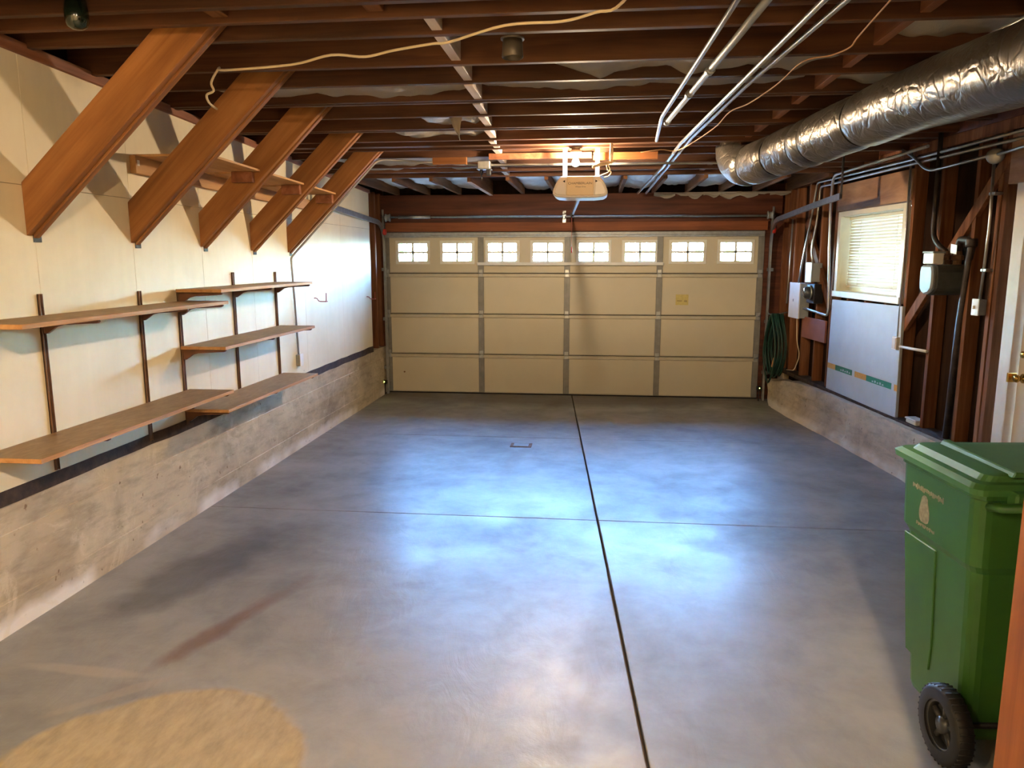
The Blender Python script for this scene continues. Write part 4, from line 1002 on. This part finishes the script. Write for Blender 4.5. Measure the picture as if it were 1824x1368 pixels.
part('hinge', MB(T).box(-.22, -.14, -.33, -.275, .97, 1.03, .008).box(.14, .22, -.33, -.275, .97, 1.03, .008), 'bin_lid', bn)
part('axle', MB(T).tube([(-.33, -.235, .14), (.33, -.235, .14)], .011, 8), 'black_metal', bn)
for sx in (-1, 1):
    prof = [(.088, -.03), (.125, -.032), (.138, -.024), (.141, -.0), (.138, .024), (.125, .032), (.088, .03)]
    w = part('wheel', MB(T).lathe(prof+[prof[0]], (sx*.32, -.235, .141), (1, 0, 0), 36, cap=False), 'rubber', bn)
    mt_ = MB(T)
    for k in range(36):
        a = 2*PI*k/36; c, s_ = math.cos(a), math.sin(a)
        mt_.tube([(sx*.32-.026, -.235+.138*c, .141+.138*s_), (sx*.32+.026, -.235+.138*c, .141+.138*s_)], .004, 4)
    part('tread', mt_, 'rubber', w, kind='stuff')
    hb = MB(T).lathe([(.0, .02), (.03, .02), (.03, -.02), (0, -.02)], (sx*.32, -.235, .141), (1, 0, 0), 16)
    for k in range(5):
        a = 2*PI*k/5+.3; c, s_ = math.cos(a), math.sin(a)
        hb.tube([(sx*.32, -.235+.02*c, .141+.02*s_), (sx*.32, -.235+.092*c, .141+.092*s_)], .012, 6)
    hb.lathe([(.08, -.02), (.092, -.026), (.092, .026), (.08, .02), (.08, -.02)], (sx*.32, -.235, .141), (1, 0, 0), 28, cap=False)
    hb.lathe([(.088, 0), (.0, .001)], (sx*.31, -.235, .141), (1, 0, 0), 28)
    part('hub', hb, 'hub', w)
# worn printed mark on the bin side
m = MB(T); rr = random.Random(9)
fx = lambda z: -(.296+.008*(z-.745)/.24)
for row, (za, zb2, ya, yb, nn, drop) in enumerate(((.905, .93, .165, -.06, 22, -.0), (.768, .785, .125, -.01, 18, 0))):
    for k in range(nn):
        y = ya+(yb-ya)*(k+.5)/nn; w = abs(yb-ya)/nn*.3; h = rr.uniform(.7, 1)*(zb2-za)
        q = rr.uniform(0, .4)*(zb2-za); m.prism([(y-w, za+q), (y+w, za+q), (y+w, za+h), (y-w, za+h)], lambda a, b: Vector((fx(b)+.002, a, b)), lambda a, b: Vector((fx(b)-.0012, a, b)))
part('print', m, 'bin_print', bn, 'worn tan printed lines', kind='stuff')
E_ = [(.084, .893), (.072, .899), (.058, .897), (.048, .886), (.046, .872), (.04, .858), (.034, .838), (.033, .815), (.04, .797), (.055, .79), (.088, .79), (.10, .797), (.107, .815), (.106, .838), (.1, .858), (.094, .872), (.092, .884)]
part('print_emblem', MB(T).prism(E_, lambda a, b: Vector((fx(b)+.002, a, b)), lambda a, b: Vector((fx(b)-.0012, a, b))), 'bin_print', bn, 'worn tan emblem')
# ================================================================== NEAR PARTITION
po = thing('wall_partition', 'orange brown wooden partition post close to the camera by the green bin', 'partition', (1.46, -8.07, 0), kind='structure')
part('post', MB().box(1.395, 1.535, -8.14, -8.0, .0, 2.83, .005), 'post', po)
for a_ in ((1.54, 3.36, .01, 2.325), (1.54, 1.915, 2.325, 2.665), (2.26, 3.36, 2.325, 2.665), (1.54, 3.36, 2.665, 2.83)):
    part('panel', MB().box(a_[0], a_[1], -8.105, -8.07, a_[2], a_[3], .002), 'post', po)
# ================================================================== REAR LAMP AND ADDED FILL BULB (behind the camera)
for x, mt_, lab in ((.9, 'rear_bulb', 'lit globe bulb on the joists behind the camera, toward the partition'), (-1.0, 'added_fill_bulb', 'added dim fill bulb on the joists behind the camera, toward the cream wall')):
    rl = thing('ceiling_bulb', lab, 'light bulb', (x, -10.4, 3.08))
    part('socket', MB().lathe([(.05, .05), (.05, .0), (.03, -.02), (.02, -.04)], (x, -10.4, 3.08), n=16), 'porcelain', rl)
    part('bulb', MB().lathe([(.03, .085), (.05, .056), (.07, .03), (.076, 0), (.07, -.03), (.05, -.056), (.02, -.074), (0, -.077)], (x, -10.4, 2.985), n=16), mt_, rl)
# ================================================================== OUTSIDE
solo('driveway', MB().box(-30, 30, .12, 40, -.25, -.06), 'drive', 'pale concrete driveway outside the garage door', 'driveway', kind='structure')
solo('sky_blocker', MB().box(5.0, 5.3, -9, 4.0, -.1, 4.2), 'stucco', 'added pale wall cutting sky light outside the side window', 'wall', kind='structure')  # unseen wall added to cut the sky light behind the blind
rr = random.Random(21)
for i, (x, y, h, w) in enumerate(((-5.4, 9.5, 2.6, 1.6), (-2.3, 11.0, 2.1, 1.7), (.9, 10.2, 2.5, 1.25), (3.9, 9.2, 3.1, 1.6), (7.6, 10.6, 2.9, 2.0))):
    t = thing('shrub', ['tall bush outside the first pair of garage door windows', 'low bush outside the third garage door window', 'bush outside the middle of the garage door', 'high yellow green bush outside the seventh garage door window', 'bush outside the last garage door window'][i], 'bush', (x, y, -.06), 'bushes beyond the garage door')
    m = MB()
    for k in range(260):
        d = Vector((rr.gauss(0, 1), rr.gauss(0, 1), rr.gauss(0, 1))).normalized()*rr.uniform(.75, 1)
        c = Vector((x+d.x*w, y+d.y*w*.8, h*.55+d.z*h*.45)); a = d.orthogonal().normalized()*.14; b = d.cross(a).normalized()*.09
        q = [m.b.verts.new(c+v) for v in (a, b, -a, -b)]; m.b.faces.new(q)
    part('foliage', m, 'leaf', t, kind='stuff')
    part('trunk', MB().tube([(x, y, -.06), (x+.05, y, h*.5)], .06, 6), 'bark', t)
